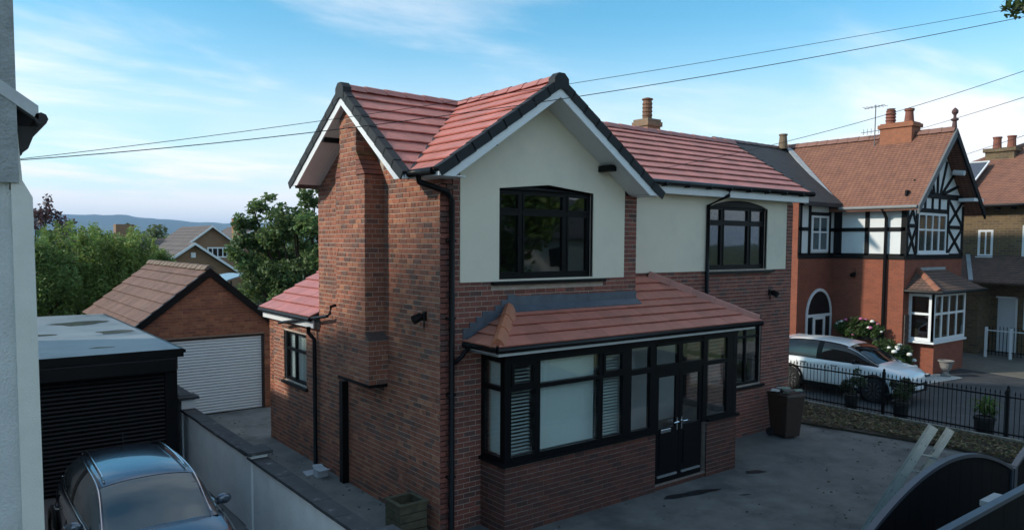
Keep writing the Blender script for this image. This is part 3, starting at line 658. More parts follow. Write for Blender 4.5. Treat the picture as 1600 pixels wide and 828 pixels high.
# --- rear extension roof, facing -X
eroof = obj('extension_roof', MB().box(.3,3.8,4.8,7.2,2.96,2.99), VERGE, house); TE = []
fe = lambda x, y: 3.07+.545*(x+.16)
roof_plane(eroof, [(-.16,YB+.02),(-.16,7.5),(2.6,7.5),(2.6,YB+.02)], fe, TE, (1,0), base=(.48,.175,.155), gauge=.33); put_tiles(TE, 0)
mb = MB(); mb.box(-.13,-.105,YB+.02,7.48,2.84,3.04); mb.box(-.13,2.6,7.455,7.48,2.84,3.04); obj('fascia', mb, WHITE, eroof)
mb = MB(); mb.tube([(-.19,YB+.02,3.02),(-.19,7.5,3.02)], .05, 8); obj('gutter', mb, BLACK, eroof)
# --- chimney at the rear
st = obj('chimney_stack', MB(), mat('chimney_buff',(.22,.15,.09),.9,noise=.3,brickp=((.25,.16,.09),(.18,.11,.07),(.2,.17,.13),(.225,.083,.012))), house); mb = MB(); cx, cy = 9.18, 4.1
mb.box(cx-.25,cx+.25,cy-.25,cy+.25,6.2,7.72); mb.box(cx-.29,cx+.29,cy-.29,cy+.29,7.72,7.84); mb.prism([(cx-.26,cy-.26,7.84),(cx+.26,cy-.26,7.84),(cx+.26,cy+.26,7.84),(cx-.26,cy+.26,7.84)], (0,0,.07)); st.data = mb.mesh('chimney_stack'); st.data.materials.append(MATS['chimney_buff'])
mb = MB(); mb.lathe([(.13,7.9),(.125,8.0),(.14,8.02),(.12,8.1),(.14,8.12),(.12,8.2),(.14,8.22),(.12,8.3),(.14,8.32),(.11,8.42),(.15,8.44),(.15,8.47),(.05,8.5)], (cx,cy,0)); obj('chimney_pot', mb, mat('clay_pot',(.16,.085,.05),.8,noise=.3), st)
mb = MB(); mb.tube([(9.7,3.4,6.8),(9.7,3.4,7.52)], .05, 8); mb.box(9.6,9.66,3.36,3.44,7.3,7.44); obj('vent_pipe', mb, BLACK, house)
# --- small fittings
mb = MB(); mb.box(-.13,.0,3.22,3.36,0.01,1.96); obj('soil_pipe_box', mb, BLACK, house)
mb = MB(); mb.tube([(-.02,3.72,3.36),(-.12,3.72,3.34),(-.14,3.72,3.2),(-.16,3.8,3.15),(-.18,6.3,2.80)], .032, 8); mb.box(-.15,0,4.75,4.85,2.96,3.05); obj('waste_pipe', mb, BLACK, house)
def wall_lamp(p, n, parent):
    p = Vector(p); n = Vector(n); s = Vector((-n.y, n.x, 0)); mb = MB()
    mb.obox(p+n*.02, s*.045, n*.02, k*.07); mb.tube([p+n*.04+k*.02, p+n*.14+k*.05], .015, 6); mb.tube([p+n*.09+k*.0, p+n*.22-k*.05], [.065,.075], 10); mb.tube([p+s*.03+k*.05, p+s*.03+k*.2], .007, 5); mb.tube([p-s*.02+k*.05, p-s*.02+k*.2], .007, 5); mb.tube([p+n*.03-k*.07, p+n*.03-k*.18],.012,6)
    return obj('wall_lamp', mb, BLACK, parent)
wall_lamp((0,.42,3.42), (-1,0,0), house); wall_lamp((9.96,YS,3.42), (0,-1,0), house)
# ================================================================ GROUND
def smooth(a, b, x): t = min(max((x-a)/(b-a), 0), 1); return t*t*(3-2*t)
def gz(x, y):
    d = math.hypot(x-4, y-2)
    return -.03-2.6*smooth(24, 70, d)*smooth(-20, 30, y)-16*smooth(80, 900, d)*smooth(-20, 60, y)
mb = MB(); NA = 72; rad = [0]+[3*1.115**i for i in range(76)]; rings = []
for r in rad:
    rings.append(len(mb.v))
    for a in range(NA): t = 2*math.pi*a/NA; x, y = 4+r*math.cos(t), 2+r*math.sin(t); mb.v.append((x, y, gz(x, y)))
for i in range(len(rad)-1):
    for a in range(NA): mb.f.append((rings[i]+a, rings[i]+(a+1)%NA, rings[i+1]+(a+1)%NA, rings[i+1]+a)); mb.c.append(None)
structure('ground', mb, mat('meadow', (.05,.075,.025), .95, noise=.45, nscale=.06, bump=.2, bscale=4, stain=(.02,.5,.6,(.09,.10,.035))), smooth=True)
def sheet(name, pts, m, z, t=.05): return structure(name, MB().prism([(x, y, z-t) for x, y in pts], (0,0,t)), m)
sheet('driveway', [(-2.05,-7.0),(11.55,-7.0),(11.7,-4),(11.9,-2.6),(11.5,-.4),(11.3,.6),(10.95,2.6),(6.0,2.6),(-2.05,2.6)][::1], ASPHALT, 0)
sheet('side_path', [(-2.05,-1.2),(-.0,-1.2),(.02,0),(.02,10.55),(-2.05,10.55)], CONCRETE, .005)
sheet('rear_yard', [(0,7.3),(3.2,7.3),(3.2,13),(0,13)], CONCRETE, .001)
sheet('neighbour_drive', [(-5.6,-7),(-2.28,-7),(-2.28,5.6),(-5.6,5.6)], mat('tarmac_left',(.19,.185,.18),.9,noise=.2,bump=.4,bscale=120), 0)
sheet('neighbour_forecourt', [(13.6,-9),(30,-9),(30,6.5),(13.6,6.5)], mat('dark_tarmac',(.034,.037,.042),.75,noise=.3,nscale=.8,bump=.4,bscale=130,stain=(.4,.5,.66,(.055,.058,.064))), 0)
sheet('gravel_strip', [(18.4,1.3),(19.6,1.15),(21.9,.85),(22.2,1.6),(20.4,2.4),(18.5,2.6)], mat('white_gravel',(.48,.47,.45),.9,noise=.6,nscale=9,bump=.6,bscale=30), .012)
sheet('paved_apron', [(23.5,-.6),(30,-1.4),(30,3.4),(24.4,3.4)], mat('pale_paving',(.13,.12,.10),.9,noise=.3,nscale=2), .006)
sheet('pavement', [(-60,-9.2),(60,-9.2),(60,-7.05),(-60,-7.05)], mat('pavement_flags',(.15,.145,.135),.9,noise=.2), .01)
sheet('road', [(-80,-17),(80,-17),(80,-9.25),(-80,-9.25)], mat('road_asphalt',(.05,.05,.052),.9,noise=.2), -.06)
sheet('planting_bed', [(11.55,-6.5),(11.7,-4),(11.9,-2.6),(11.5,-.4),(11.3,.6),(10.95,2.6),(13.5,2.8),(13.5,-6.5)][::-1], mat('bed_soil',(.045,.032,.02),1,noise=.4,nscale=6,bump=.8,bscale=14), .05, .09)
mb = MB()
for i in range(10): y = 2.85-i*.93; mb.box(13.5,13.62,y-.92,y,-.03,.11+random.uniform(-.006,.006))
structure('edging_kerb', mb, mat('kerb_concrete',(.24,.225,.20),.9,noise=.25,nscale=4,bump=.3,bscale=60))
# stains of oil on the drive: thin puddle sheets
for (x, y, a, b, s) in ((4.75,-1.12,.52,.13,1),(6.84,-1.06,.17,.13,2),(5.5,-1.75,.10,.03,3)):
    pts = []
    for i in range(18):
        t = 2*math.pi*i/18; r = 1+.25*math.sin(2*t+s)+.15*math.sin(5*t+2*s); pts.append((x+a*r*math.cos(t), y+b*r*math.sin(t)-.25*a*r*math.cos(t), .003))
    o = obj('oil_stain', MB().prism(pts, (0,0,.002)), mat('wet_stain',(.012,.012,.013),.35,noise=.2)); o['kind'] = 'structure'
# fallen leaves and scraps of ivy over the bed
def litter(name, n, area, size, cols, z=.055, h=.06):
    mb = MB()
    for i in range(n):
        x, y = area(); s = size*random.uniform(.5,1.4); a = random.uniform(0,6.28); tl = random.uniform(-.7,.7); c = random.choice(cols); k = random.uniform(.6,1.3)
        mb.col = tuple(v*k for v in c); d = Vector((math.cos(a), math.sin(a), tl*.5)); e = Vector((-math.sin(a)*.6, math.cos(a)*.6, random.uniform(-.4,.4))); p = Vector((x, y, z+random.uniform(0,h)))
        mb.face([p-d*s, p+e*s*.7, p+d*s, p-e*s*.7])
    o = obj(name, mb, leaf_mat('leaf')); o['kind'] = 'stuff'; o['label'] = 'brown and green fallen leaves strewn over the planting bed'; return o
def bed():
    y = random.uniform(-6.3, 2.5); x0 = 11.3 if y > -.4 else 11.75; x = random.uniform(x0, 13.48)
    return x, y
litter('leaf_litter', 9000, bed, .045, [(.14,.09,.045),(.20,.13,.06),(.09,.055,.03),(.26,.19,.09),(.06,.09,.025),(.10,.12,.04),(.30,.25,.15)], h=.09)

# ================================================================ hills
def hill_profile(px):
    P = [(-800,335),(0,338),(60,337),(100,335.5),(150,336),(200,336.5),(225,341),(262,343),(300,347),(375,350),(500,347),(800,343),(1200,348),(1700,345),(2600,345)]
    for (a, ya), (b, yb) in zip(P, P[1:]):
        if a <= px <= b: return ya+(yb-ya)*(px-a)/(b-a)
    return 345
mb = MB(); rows = []
D0 = 5200
for i in range(241):
    px = -700+i*12.5; dx = (px-800)/FPX; dr = Vector((math.sin(YAW)+dx*math.cos(YAW), math.cos(YAW)-dx*math.sin(YAW), 0))
    hor = PPY-FPX*math.tan(PITCH)+ROLL*(px-800)
    zc = 4.6+(hor-hill_profile(px))/FPX*D0/math.cos(PITCH)**2+2.2*math.sin(i*1.7)+1.4*math.sin(i*4.1)+1.0*random.uniform(-1,1)
    p = Vector((CAM.x, CAM.y, 0)); rows.append(len(mb.v))
    for t, f in ((.62,-.25),(.72,.10),(.82,.42),(.92,.78),(1.0,1.0),(1.25,.7),(1.6,-.3)):
        q = p+dr*D0*t; zz = -16+(zc+16)*f if t != 1 else zc
        mb.v.append((q.x, q.y, zz+ (4*math.sin(i*.6+t*9) if t < 1 else 0)))
for i in range(240):
    for j in range(6): mb.f.append((rows[i]+j, rows[i+1]+j, rows[i+1]+j+1, rows[i]+j+1)); mb.c.append(None)
structure('hills', mb, mat('far_woodland_hills', (.022,.038,.02), 1, noise=.35, nscale=.012, stain=(.003,.53,.6,(.05,.07,.03))), smooth=True)

# ================================================================ TREES
LEAF = leaf_mat('leaf'); BARK = mat('bark',(.09,.068,.05),.95,noise=.35,nscale=8,bump=.6,bscale=20)
def leaves(clumps, n, size, col, var=.25, up=.25):
    """n leaf faces spread through clumps = [(centre, (rx,ry,rz), weight)]"""
    wts = np.array([c[2] for c in clumps], float); wts /= wts.sum(); idx = rng.choice(len(clumps), n, p=wts)
    C = np.array([c[0] for c in clumps])[idx]; Rr = np.array([c[1] for c in clumps])[idx]
    d = rng.normal(size=(n,3)); d /= np.linalg.norm(d, axis=1)[:,None]; r = rng.random(n)**.45
    P = C+d*Rr*r[:,None]
    nv = rng.normal(size=(n,3))*.75+np.array((-.25,-.25,.8)); nv /= np.linalg.norm(nv, axis=1)[:,None]; a = np.cross(nv, rng.normal(size=(n,3))); a /= np.linalg.norm(a, axis=1)[:,None]; b = np.cross(nv, a)
    s = size*rng.uniform(.55,1.35,n)[:,None]
    V = np.stack([P-a*s, P+b*s*.55+a*s*.1, P+a*s, P-b*s*.55+a*s*.1], 1).reshape(-1,3)
    cl = np.array([random.uniform(.72,1.25) for _ in clumps])[idx]*rng.uniform(1-var,1+var,n); warm = rng.uniform(-.12,.12,n)
    K = np.array(col)[None]*cl[:,None]; K[:,0] *= 1+warm*1.5; K = np.clip(K,0,1)
    return V, np.concatenate([K, np.ones((n,1))], 1)
def leaf_object(name, V, K, parent=None, kind=None):
    n = len(K); me = bpy.data.meshes.new(name); me.vertices.add(4*n); me.vertices.foreach_set('co', V.ravel()); me.loops.add(4*n); me.loops.foreach_set('vertex_index', np.arange(4*n, dtype=np.int32))
    me.polygons.add(n); me.polygons.foreach_set('loop_start', np.arange(0,4*n,4, dtype=np.int32)); me.update(calc_edges=True)
    at = me.color_attributes.new('Col','FLOAT_COLOR','CORNER'); at.data.foreach_set('color', np.repeat(K,4,axis=0).ravel()); me.materials.append(LEAF)
    return obj(name, me, None, parent, kind=kind)
def clumpset(c, r, n, cr, shell=.5, flat=1.0):
    out = []
    for i in range(n):
        d = Vector((random.gauss(0,1), random.gauss(0,1), random.gauss(0,1)*.9)).normalized(); q = random.uniform(shell,1)**.6
        p = Vector((c[0]+d.x*r[0]*q, c[1]+d.y*r[1]*q, c[2]+d.z*r[2]*q)); k = cr*random.uniform(.55,1.35)
        out.append((tuple(p), (k, k, k*flat), k**2))
    return out
def tree(name, label, base, crown_c, crown_r, nclump, cr, nleaf, leaf, col, trunk=.16, cat='tree', group=None, extra=(), var=.25, flat=1.0, limbs=7, up=.25):
    t = thing(name, label, cat, base, group); b = Vector(base); c = Vector(crown_c); mb = MB()
    fork = b+(c-b)*.45+Vector((random.uniform(-.1,.1),random.uniform(-.1,.1),0)); mb.tube([b-Vector((0,0,.3)), b+(fork-b)*.5+Vector((random.uniform(-.06,.06),0,0)), fork], [trunk*1.25,trunk,trunk*.8], 8)
    cl = clumpset(c, crown_r, nclump, cr, flat=flat)+list(extra)
    for i in range(limbs):
        e = Vector(cl[i*max(1,len(cl)//limbs)%len(cl)][0]); m = fork+(e-fork)*.5+Vector((0,0,-.12*(e-fork).length)); mb.tube([fork-Vector((0,0,.05)), m, e], [trunk*.5,trunk*.3,trunk*.1], 6)
    obj('trunk', mb, BARK, t, smooth=True); V, K = leaves(cl, nleaf, leaf, col, var, up); leaf_object('crown', V, K, t)
    return t
G1 = (.19,.28,.07); G2 = (.14,.22,.06); G3 = (.23,.31,.08)
def spray(c, n, h, w):    # upright shoots standing above a crown
    return [((c[0]+random.uniform(-w,w), c[1]+random.uniform(-w,w), c[2]+random.uniform(0,h)), (.16,.16,.42), .05) for _ in range(n)]
hedge = [((-3.5,20.5),1.4,4.35,G2,'dark green leafy tree at the left end, nearest the white house wall'), ((-2.1,21.5),1.3,4.75,G1,'bushy green tree second from the white house wall, behind black garage'),
         ((-.95,22.0),1.2,4.75,G3,'bright green bushy tree with upright shoots, third from white wall'), ((.1,22.6),1.0,4.3,G3,'light green bushy tree fourth from white wall, left of brick garage ridge'), ((1.1,23.2),.7,3.75,G1,'lower green tree rising right behind the brick garage ridge')]
for (x, y), r, top, col, lab in hedge:
    tree('hedge_tree', lab, (x,y,0), (x,y,top*.5+.2), (r,r*.9,top*.5), 90, .42, 34000, .055, col, .1, group='trees behind the garages', extra=spray((x,y,top-.5),16,.75,r*.8), flat=1.25, up=.0)
tree('purple_tree', 'tall dark purple leaved tree poking above the green hedge trees', (-2.7,29,-.2), (-2.4,29,4.6), (1.5,1.2,1.5), 40, .32, 3200, .085, (.11,.06,.065), .12, extra=spray((-3.0,29,5.3),18,1.0,1.2))
ex = [((4.5+2.3*math.cos(a)*q, 16.4+.8*math.sin(a*3), 4.0+2.35*math.sin(a)*q), (.30,.28,.20), .07) for a, q in [(random.uniform(.15,3.3), random.uniform(.78,1.08)) for _ in range(46)]]
tree('garden_tree', 'large green tree with spreading branches beside the house rear corner', (4.6,16.4,0), (4.5,16.4,3.6), (2.0,1.9,2.2), 80, .5, 30000, .08, (.12,.19,.06), .2, extra=ex, flat=.8, limbs=26)
tree('pale_tree', 'yellowish green rounded tree far beyond the rear gardens', (22,118,-4), (22,118,2.6), (3.8,3.8,4.2), 40, 1.3, 5000, .28, (.13,.16,.05), .3)
tree('dark_conifer', 'dark green tree beside the far brown roof, right of pale tree', (33,112,-4), (33,112,2.0), (2.6,2.6,4.2), 30, 1.1, 4000, .28, (.035,.065,.03), .3)
# far wood that reads as one mass
cl = []
for i in range(420):
    px = random.uniform(-80, 520); dd = random.uniform(130, 650); dx = (px-800)/FPX
    x, y = CAM.x+dd*(math.sin(YAW)+dx*math.cos(YAW)), CAM.y+dd*(math.cos(YAW)-dx*math.sin(YAW)); z = gz(x, y); h = random.uniform(5, 9)*(1+dd/900); r = h*.5
    cl.append(((x, y, z+h*.55), (r*.9, r*.9, h*.5), r*r))
V, K = leaves(cl, 42000, .85, (.055,.095,.035), .3); o = leaf_object('distant_woodland', V, K, None, 'stuff'); o['label'] = 'belt of distant green trees below the hills'
# trees and a pale house over the road, behind the viewpoint, reflected in the upstairs glass
for i, (x, y, lab) in enumerate(((14,-24,'tall street tree across the road, nearest the pale house front'), (22,-27,'broad street tree across the road, right of the pale house'), (31,-25,'far street tree across the road, at the right end'), (7,-28,'street tree across the road, left of the pale house'))):
    tree('street_tree', lab, (x,y,0), (x,y,6.6), (3.4,3.2,3.6), 40, 1.1, 3600, .25, G2, .28, group='trees across the road')
# overhanging branch at the top right corner
pt = CAM+(Fv+R2*((1592-800)/FPX)-U2*((8-PPY)/FPX))*15.0
tree('pavement_tree', 'leafy tree whose branch tip hangs into the top right corner', (pt.x+3.2,pt.y-1.6,0), (pt.x+2.9,pt.y-1.5,pt.z+1.2), (2.4,2.2,2.4), 60, .5, 9000, .10, (.08,.12,.03), .2, extra=[((pt.x,pt.y,pt.z),(.30,.3,.26),.12),((pt.x+.45,pt.y-.2,pt.z+.3),(.4,.4,.35),.2),((pt.x-.22,pt.y+.1,pt.z-.12),(.16,.16,.14),.03)])

def yard():
    return random.uniform(.5,11), random.uniform(-5,-.8)
mb = MB()
for i in range(420):
    x, y = (random.uniform(-1.9,-.05), random.uniform(-.5,10)) if i % 3 == 0 else (random.uniform(.6,11.2), random.uniform(-5.2,-.75))
    if i % 7 == 0: x, y = random.uniform(10.9,11.6), random.uniform(-2.5,1)
    s_ = random.uniform(.005,.02); mb.col = random.choice([(.2,.19,.17),(.3,.29,.27),(.1,.08,.05),(.15,.12,.06),(.06,.06,.06)])
    a = random.uniform(0,3); d = Vector((math.cos(a), math.sin(a), 0))*s_; e = Vector((-math.sin(a), math.cos(a), 0))*s_*random.uniform(.4,1); mb.obox((x,y,.008+s_*.3), d, e, (0,0,s_*.3))
o = obj('drive_grit', mb, LEAF, None, kind='stuff'); o['label'] = 'scattered grit and crumbs on the drive and path'

tree('added_shade_tree', 'unseen tall tree added beyond the white house to shade the drive', (-20.5,6.6,0), (-20.5,6.6,12.0), (4.4,4.6,4.6), 70, 1.3, 9000, .26, G2, .4)  # out-of-frame tree added to keep the sun off the drive and ladder
# ================================================================ LEFT: white house, black garage, wall, brick garage
PEB = mat('white_roughcast',(.60,.61,.60),.95,noise=.10,nscale=3,bump=.7,bscale=55,stain=(.8,.55,.75,(.45,.46,.45)))
CREAMR = mat('cream_pilaster',(.72,.70,.64),.95,noise=.06,nscale=4,bump=.3,bscale=90)
SLATE = mat('grey_slate',(.05,.052,.056),.7,noise=.25,nscale=4,bump=.3,bscale=30)
wh = thing('white_house', 'white rendered house with dark gutter brackets at the left edge', 'house', (-11, 2.8, 0))
Y0 = -3.2
mb = MB(); mb.box(-16.4,-5.67,Y0,9.0,0,4.95); mb.prism([(-16.4,Y0,4.95),(-5.68,Y0,4.95),(-5.63,Y0,5.42),(-11.0,Y0,9.2),(-16.4,Y0,5.42)], (0,12.2,0)); obj('wall', mb, PEB, wh)
mb = MB(); mb.prism([(-5.67,Y0-.03,0),(-5.525,Y0-.03,0),(-5.54,Y0-.03,4.90),(-5.60,Y0-.03,5.02),(-5.62,Y0-.03,5.36),(-5.67,Y0-.03,5.40)], (0,12.23,0)); obj('pilaster', mb, CREAMR, wh)
mb = MB(); mb.prism([(-5.50,Y0-.03,5.52),(-11.0,Y0-.03,9.45),(-11.0,Y0-.03,9.37),(-5.50,Y0-.03,5.45)], (0,12.4,0)); mb.prism([(-16.6,Y0-.12,5.56),(-11.0,Y0-.12,9.45),(-11.0,Y0-.12,9.35),(-16.6,Y0-.12,5.47)], (0,12.5,0)); obj('roof', mb, SLATE, wh)
mb = MB(); mb.prism([(-5.49,Y0-.06,5.56),(-11.0,Y0-.06,9.44),(-11.0,Y0-.06,9.32),(-5.49,Y0-.06,5.46)], (0,.03,0)); obj('barge_board', mb, mat('weathered_white',(.5,.51,.51),.8,noise=.15,nscale=6), wh)
mb = MB(); mb.tube([(-5.475,Y0-.06,5.47),(-5.475,9.2,5.47)], .045, 8); obj('gutter', mb, mat('dark_brown_iron',(.022,.017,.016),.6,noise=.3), wh)
for i in range(24):
    y = Y0+.05+i*.5; mb = MB(); mb.prism([(-5.62,y,5.2),(-5.55,y,5.26),(-5.49,y,5.42),(-5.62,y,5.42)], (0,.12,0)); obj('bracket', mb, MATS['dark_brown_iron'], wh)
mb = MB(); mb.box(-6.6,-5.622,Y0-.05,Y0+.65,5.0,9.2); obj('chimney_stack', mb, mat('grey_roughcast',(.36,.37,.37),.98,noise=.25,nscale=5,bump=.9,bscale=45), wh)
# black garage with roller shutter
bg = thing('black_garage', 'flat roofed black garage with black roller shutter door', 'garage', (-3.9,9.5,0)); gx0, gx1, gy0, gy1 = -5.3, -2.50, 5.55, 14.0
mb = MB(); mb.box(gx0,gx0+.12,gy0+.12,gy1,0,2.42); mb.box(gx1-.12,gx1,gy0+.12,gy1,0,2.42); mb.box(gx0,gx1,gy1-.12,gy1+.02,0,2.42); mb.box(gx1-.2,gx1+.02,gy0,gy0+.12,0,2.10); mb.box(gx0,gx0+.15,gy0,gy0+.12,0,2.10); mb.box(gx0,gx1+.04,gy0+.03,gy0+.14,2.10,2.40); obj('wall', mb, mat('black_cladding',(.005,.005,.006),.6,noise=.2,spec=.2), bg)
FELT = mat('wet_felt_roof',(.21,.23,.245),.38,noise=.35,nscale=.9,bump=.25,bscale=25,stain=(.6,.55,.63,(.10,.115,.125)))
mb = MB(); mb.box(gx0-.1,gx1+.1,gy0-.08,gy1+.1,2.42,2.50); obj('roof', mb, FELT, bg)
mb = MB(); mb.box(gx0-.1,gx1+.12,gy0-.11,gy0-.082,2.36,2.52); obj('fascia', mb, BLACK, bg)
mb = MB(); mb.box(gx1+.1,gx1+.16,gy0-.11,gy1,2.44,2.50); obj('edge_trim', mb, BLACK, bg)
mb = MB(); mb.box(gx0+.1,gx1-.03,gy0-.2,gy0+.02,2.10,2.36); obj('shutter_box', mb, mat('black_gloss',(.005,.005,.006),.4,noise=.1,spec=.22), bg, bevel=.02)
SL = MATS['black_gloss']
for i in range(27):
    z = .03+i*.077; mb = MB(); y = gy0+.02
    mb.prism([(gx0+.16,y+.03,z),(gx0+.16,y+.0,z+.008),(gx0+.16,y-.012,z+.036),(gx0+.16,y,z+.064),(gx0+.16,y+.03,z+.073)], (gx1-gx0-.37,0,0)); obj('slat', mb, SL, bg)
for i, (x, y, a, b) in enumerate(((-3.3,11.6,.6,.5),(-2.95,9.2,.35,.4),(-4.4,9.4,.3,.2),(-3.6,6.6,.2,.08))):
    pts = [(x+a*(1+.3*math.sin(3*t+i))*math.cos(t), y+b*(1+.3*math.sin(2*t+i))*math.sin(t), 2.503) for t in [2*math.pi*j/16 for j in range(16)]]
    pts = [(min(p[0],gx1+.08), p[1], p[2]) for p in pts]
    obj('rain_puddle', MB().prism(pts, (0,0,.003)), mat('rain_water',(.10,.115,.125),.12,noise=.2), bg)
# boundary wall
BWM = mat('blue_white_render',(.86,.88,.88),.9,noise=.10,nscale=2.2,bump=.35,bscale=50,stain=(1.6,.62,.78,(.55,.57,.58)))
COPM = mat('dark_coping',(.055,.058,.062),.8,noise=.35,nscale=5,bump=.4,bscale=60,stain=(5,.6,.72,(.2,.2,.2)))
bwall = thing('boundary_wall', 'pale rendered garden wall with dark coping between car and side path', 'wall', (-2.17,2,0))
wx0, wx1 = -2.27, -2.07
for y0, y1, h in ((6.1,10.4,1.42),(2.1,6.1,1.16),(-4.5,2.1,1.13)):
    mb = MB(); mb.box(wx0,wx1,y0+.002,y1,0,h); obj('panel', mb, BWM, bwall)
    n = max(2, int((y1-y0)/.62))
    for i in range(n):
        a, b = y0+.004+(y1-y0)*i/n, y0+(y1-y0)*(i+1)/n-.006; mb = MB(); j = random.uniform(-.006,.006)
        mb.box(wx0-.035+j,wx1+.035+j,a,b,h,h+.05); obj('coping_stone', mb, COPM, bwall, bevel=.006)
for y in (2.02,6.15,-2.3):
    h = {2.02:1.24,6.15:1.40,-2.3:1.24}[y]; mb = MB(); mb.box(wx0-.03,wx1+.03,y-.14,y+.14,0,h); obj('pier', mb, BWM, bwall)
    mb = MB(); mb.box(wx0-.10,wx1+.10,y-.21,y+.21,h,h+.055); obj('pier_cap', mb, COPM, bwall, bevel=.008)
# brick garage
gar = thing('brick_garage', 'orange brick garage with brown tiled gable roof and white shutter door', 'garage', (-.5,14,0))
GY, ga, gb, gr_x, gr_z, ge = 10.55, -2.22, 1.22, -.44, 3.86, 2.36
gm = mat('garage_mortar',(.30,.20,.15),.95,noise=.2,nscale=8)
gw_ = obj('front_wall', MB(), gm, gar); mb = MB(); door = (-1.95, .98, 0, 2.06)
sl = (gr_z-.12-ge)/(gr_x-ga); sr = (gr_z-.12-ge)/(gb-gr_x)
core(mb, ga, gb, 0, ge, [door], lambda a,b,c,d: mb.box(a,b,GY,GY+.2,c,d)); mb.prism([(ga,GY,ge),(gb,GY,ge),(gr_x,GY,gr_z-.12)], (0,.2,0)); mb.box(ga,ga+.2,GY+.2,17.0,0,ge); mb.box(gb-.2,gb,GY+.2,17.0,0,ge); mb.box(ga,gb,16.8,17.01,0,ge); mb.prism([(ga,16.81,ge),(gb,16.81,ge),(gr_x,16.81,gr_z-.12)], (0,.2,0))
gw_.data = mb.mesh('front_wall'); gw_.data.materials.append(gm)
GB = []; _bc = bcol
def bcol(style, p):
    if style == 'garage': k = random.uniform(.8,1.2); return tuple(c*k for c in random.choice([(.36,.125,.06),(.32,.105,.055),(.40,.15,.075),(.29,.095,.055)]))
    return _bc(style, p)
lay(gw_, (0,GY,0), (1,0,0), (0,-1,0), ga, gb, 0, 3.7, [door], lambda z: (ga, gb) if z < ge else (ga+(z-ge)/sl, gb-(z-ge)/sr), style='garage', bond='stretcher', store=GB, ch=.075)
put_bricks(GB, 300)
mb = MB(); mb.box(door[0],door[1],GY+.03,GY+.12,2.0,2.06); obj('door_head', mb, mat('dark_wood',(.05,.03,.025),.8), gar)
mb = MB(); mb.box(door[1]-.06,door[1]+.0,GY+.005,GY+.12,0,2.0); obj('door_jamb', mb, MATS['dark_wood'], gar)
DW = mat('white_shutter',(.78,.80,.80),.5,noise=.05,nscale=2)
for i in range(26):
    z = .02+i*.0765; mb = MB(); y = GY+.05
    mb.prism([(door[0],y+.03,z),(door[0],y+.002,z+.006),(door[0],y-.012,z+.036),(door[0],y+.002,z+.066),(door[0],y+.03,z+.072)], (door[1]-door[0]-.07,0,0)); obj('door_slat', mb, DW, gar)
groof = obj('roof', MB().box(ga+.3,gb-.3,10.9,16.7,2.4,2.44), VERGE, gar); TG = []
gl = lambda x, y: gr_z-(gr_z-2.30)/(gr_x+2.42)*(gr_x-x); grr = lambda x, y: gr_z-(gr_z-2.30)/(1.36-gr_x)*(x-gr_x)
BRN = (.15,.083,.066)
roof_plane(groof, [(gr_x,10.5),(gr_x,17.3),(-2.42,17.3),(-2.42,10.5)], gl, TG, (1,0), base=BRN, gauge=.37, var=.16); roof_plane(groof, [(gr_x,10.5),(gr_x,17.3),(1.36,17.3),(1.36,10.5)], grr, TG, (-1,0), base=BRN, gauge=.37, var=.16)
_T = TILE; TILE = mat('brown_roof_tile', (0,0,0), .85, noise=.3, nscale=6, bump=.5, bscale=50, objcol=True, stain=(2.2,.6,.75,(.16,.14,.11)))
put_tiles(TG, 220); ridge(groof, (gr_x,10.5,gr_z+.03), (gr_x,17.3,gr_z+.03), 15, r=.14, h=.09, col=(.17,.12,.09))
TILE = _T
for o in groof.children:
    if o.name.startswith('roof_tiling'): o.color = (0,0,0,1)
for A, B in (((-2.44,10.44,2.29),(gr_x,10.44,gr_z)), ((1.38,10.44,2.29),(gr_x,10.44,gr_z))):
    A = Vector(A); B = Vector(B); mb = MB(); mb.prism([A+k*.02, B+k*.02, B-k*.20, A-k*.18], (0,.1,0)); obj('barge_board', mb, BLACK, groof)

# ================================================================ RIGHT: red house
RBR = mat('red_brick_far',(.3,.1,.06),.9,noise=.15,nscale=3,stain=(.5,.5,.75,(.17,.05,.03)),brickp=((.25,.066,.034),(.19,.05,.028),(.20,.09,.06),(.225,.078,.010)))
PANEL = mat('white_panel',(.66,.68,.69),.85,noise=.06,nscale=2,stain=(1.1,.58,.8,(.5,.52,.52)))
TIMB = mat('black_timber',(.007,.007,.008),.7,noise=.2,spec=.2)
PLAIN = mat('plain_tile',(.3,.12,.07),.85,noise=.25,nscale=2.5,bump=.4,bscale=30,brickp=((.27,.115,.07),(.21,.088,.058),(.085,.04,.03),(.17,.082,.012)),stain=(.9,.62,.85,(.13,.085,.065)))
rh = thing('red_house', 'red brick house with black timbered white gable and plain tiled roof', 'house', (22.5,6,0))
fx0, fx1, fy, sy, lx = 21.1, 25.95, 2.6, 5.25, 18.65
mb = MB(); mb.box(fx0,fx1,fy,12,0,4.15); mb.box(lx,fx0,sy,12,0,4.15); mb.box(lx,lx+.12,sy+.004,12,4.15,6.1); obj('wall', mb, RBR, rh)
up = obj('upper_wall', MB(), PANEL, rh); mb = MB(); mb.box(fx0+.01,fx1-.01,fy+.01,12,4.15,6.1); mb.box(lx+.13,fx0+.01,sy+.01,12,4.15,6.15); cxr = (fx0+fx1)/2; mb.prism([(fx0+.01,fy+.01,6.1),(fx1-.01,fy+.01,6.1),(cxr,fy+.01,8.65)], (0,.3,0)); up.data = mb.mesh('upper_wall'); up.data.materials.append(PANEL)
def timber(a, b, w=.17, t=.05, up_=(0,-1,0)): obj('timber', MB().bar(a, b, w, t, up_), TIMB, up)
def tf(x0, z0, x1, z1, w=.16): timber((x0,fy,z0), (x1,fy,z1), w, .06)
def ts(y0, z0, y1, z1, w=.17, x=fx0): timber((x,y0,z0), (x,y1,z1), w, .06, (-1,0,0))
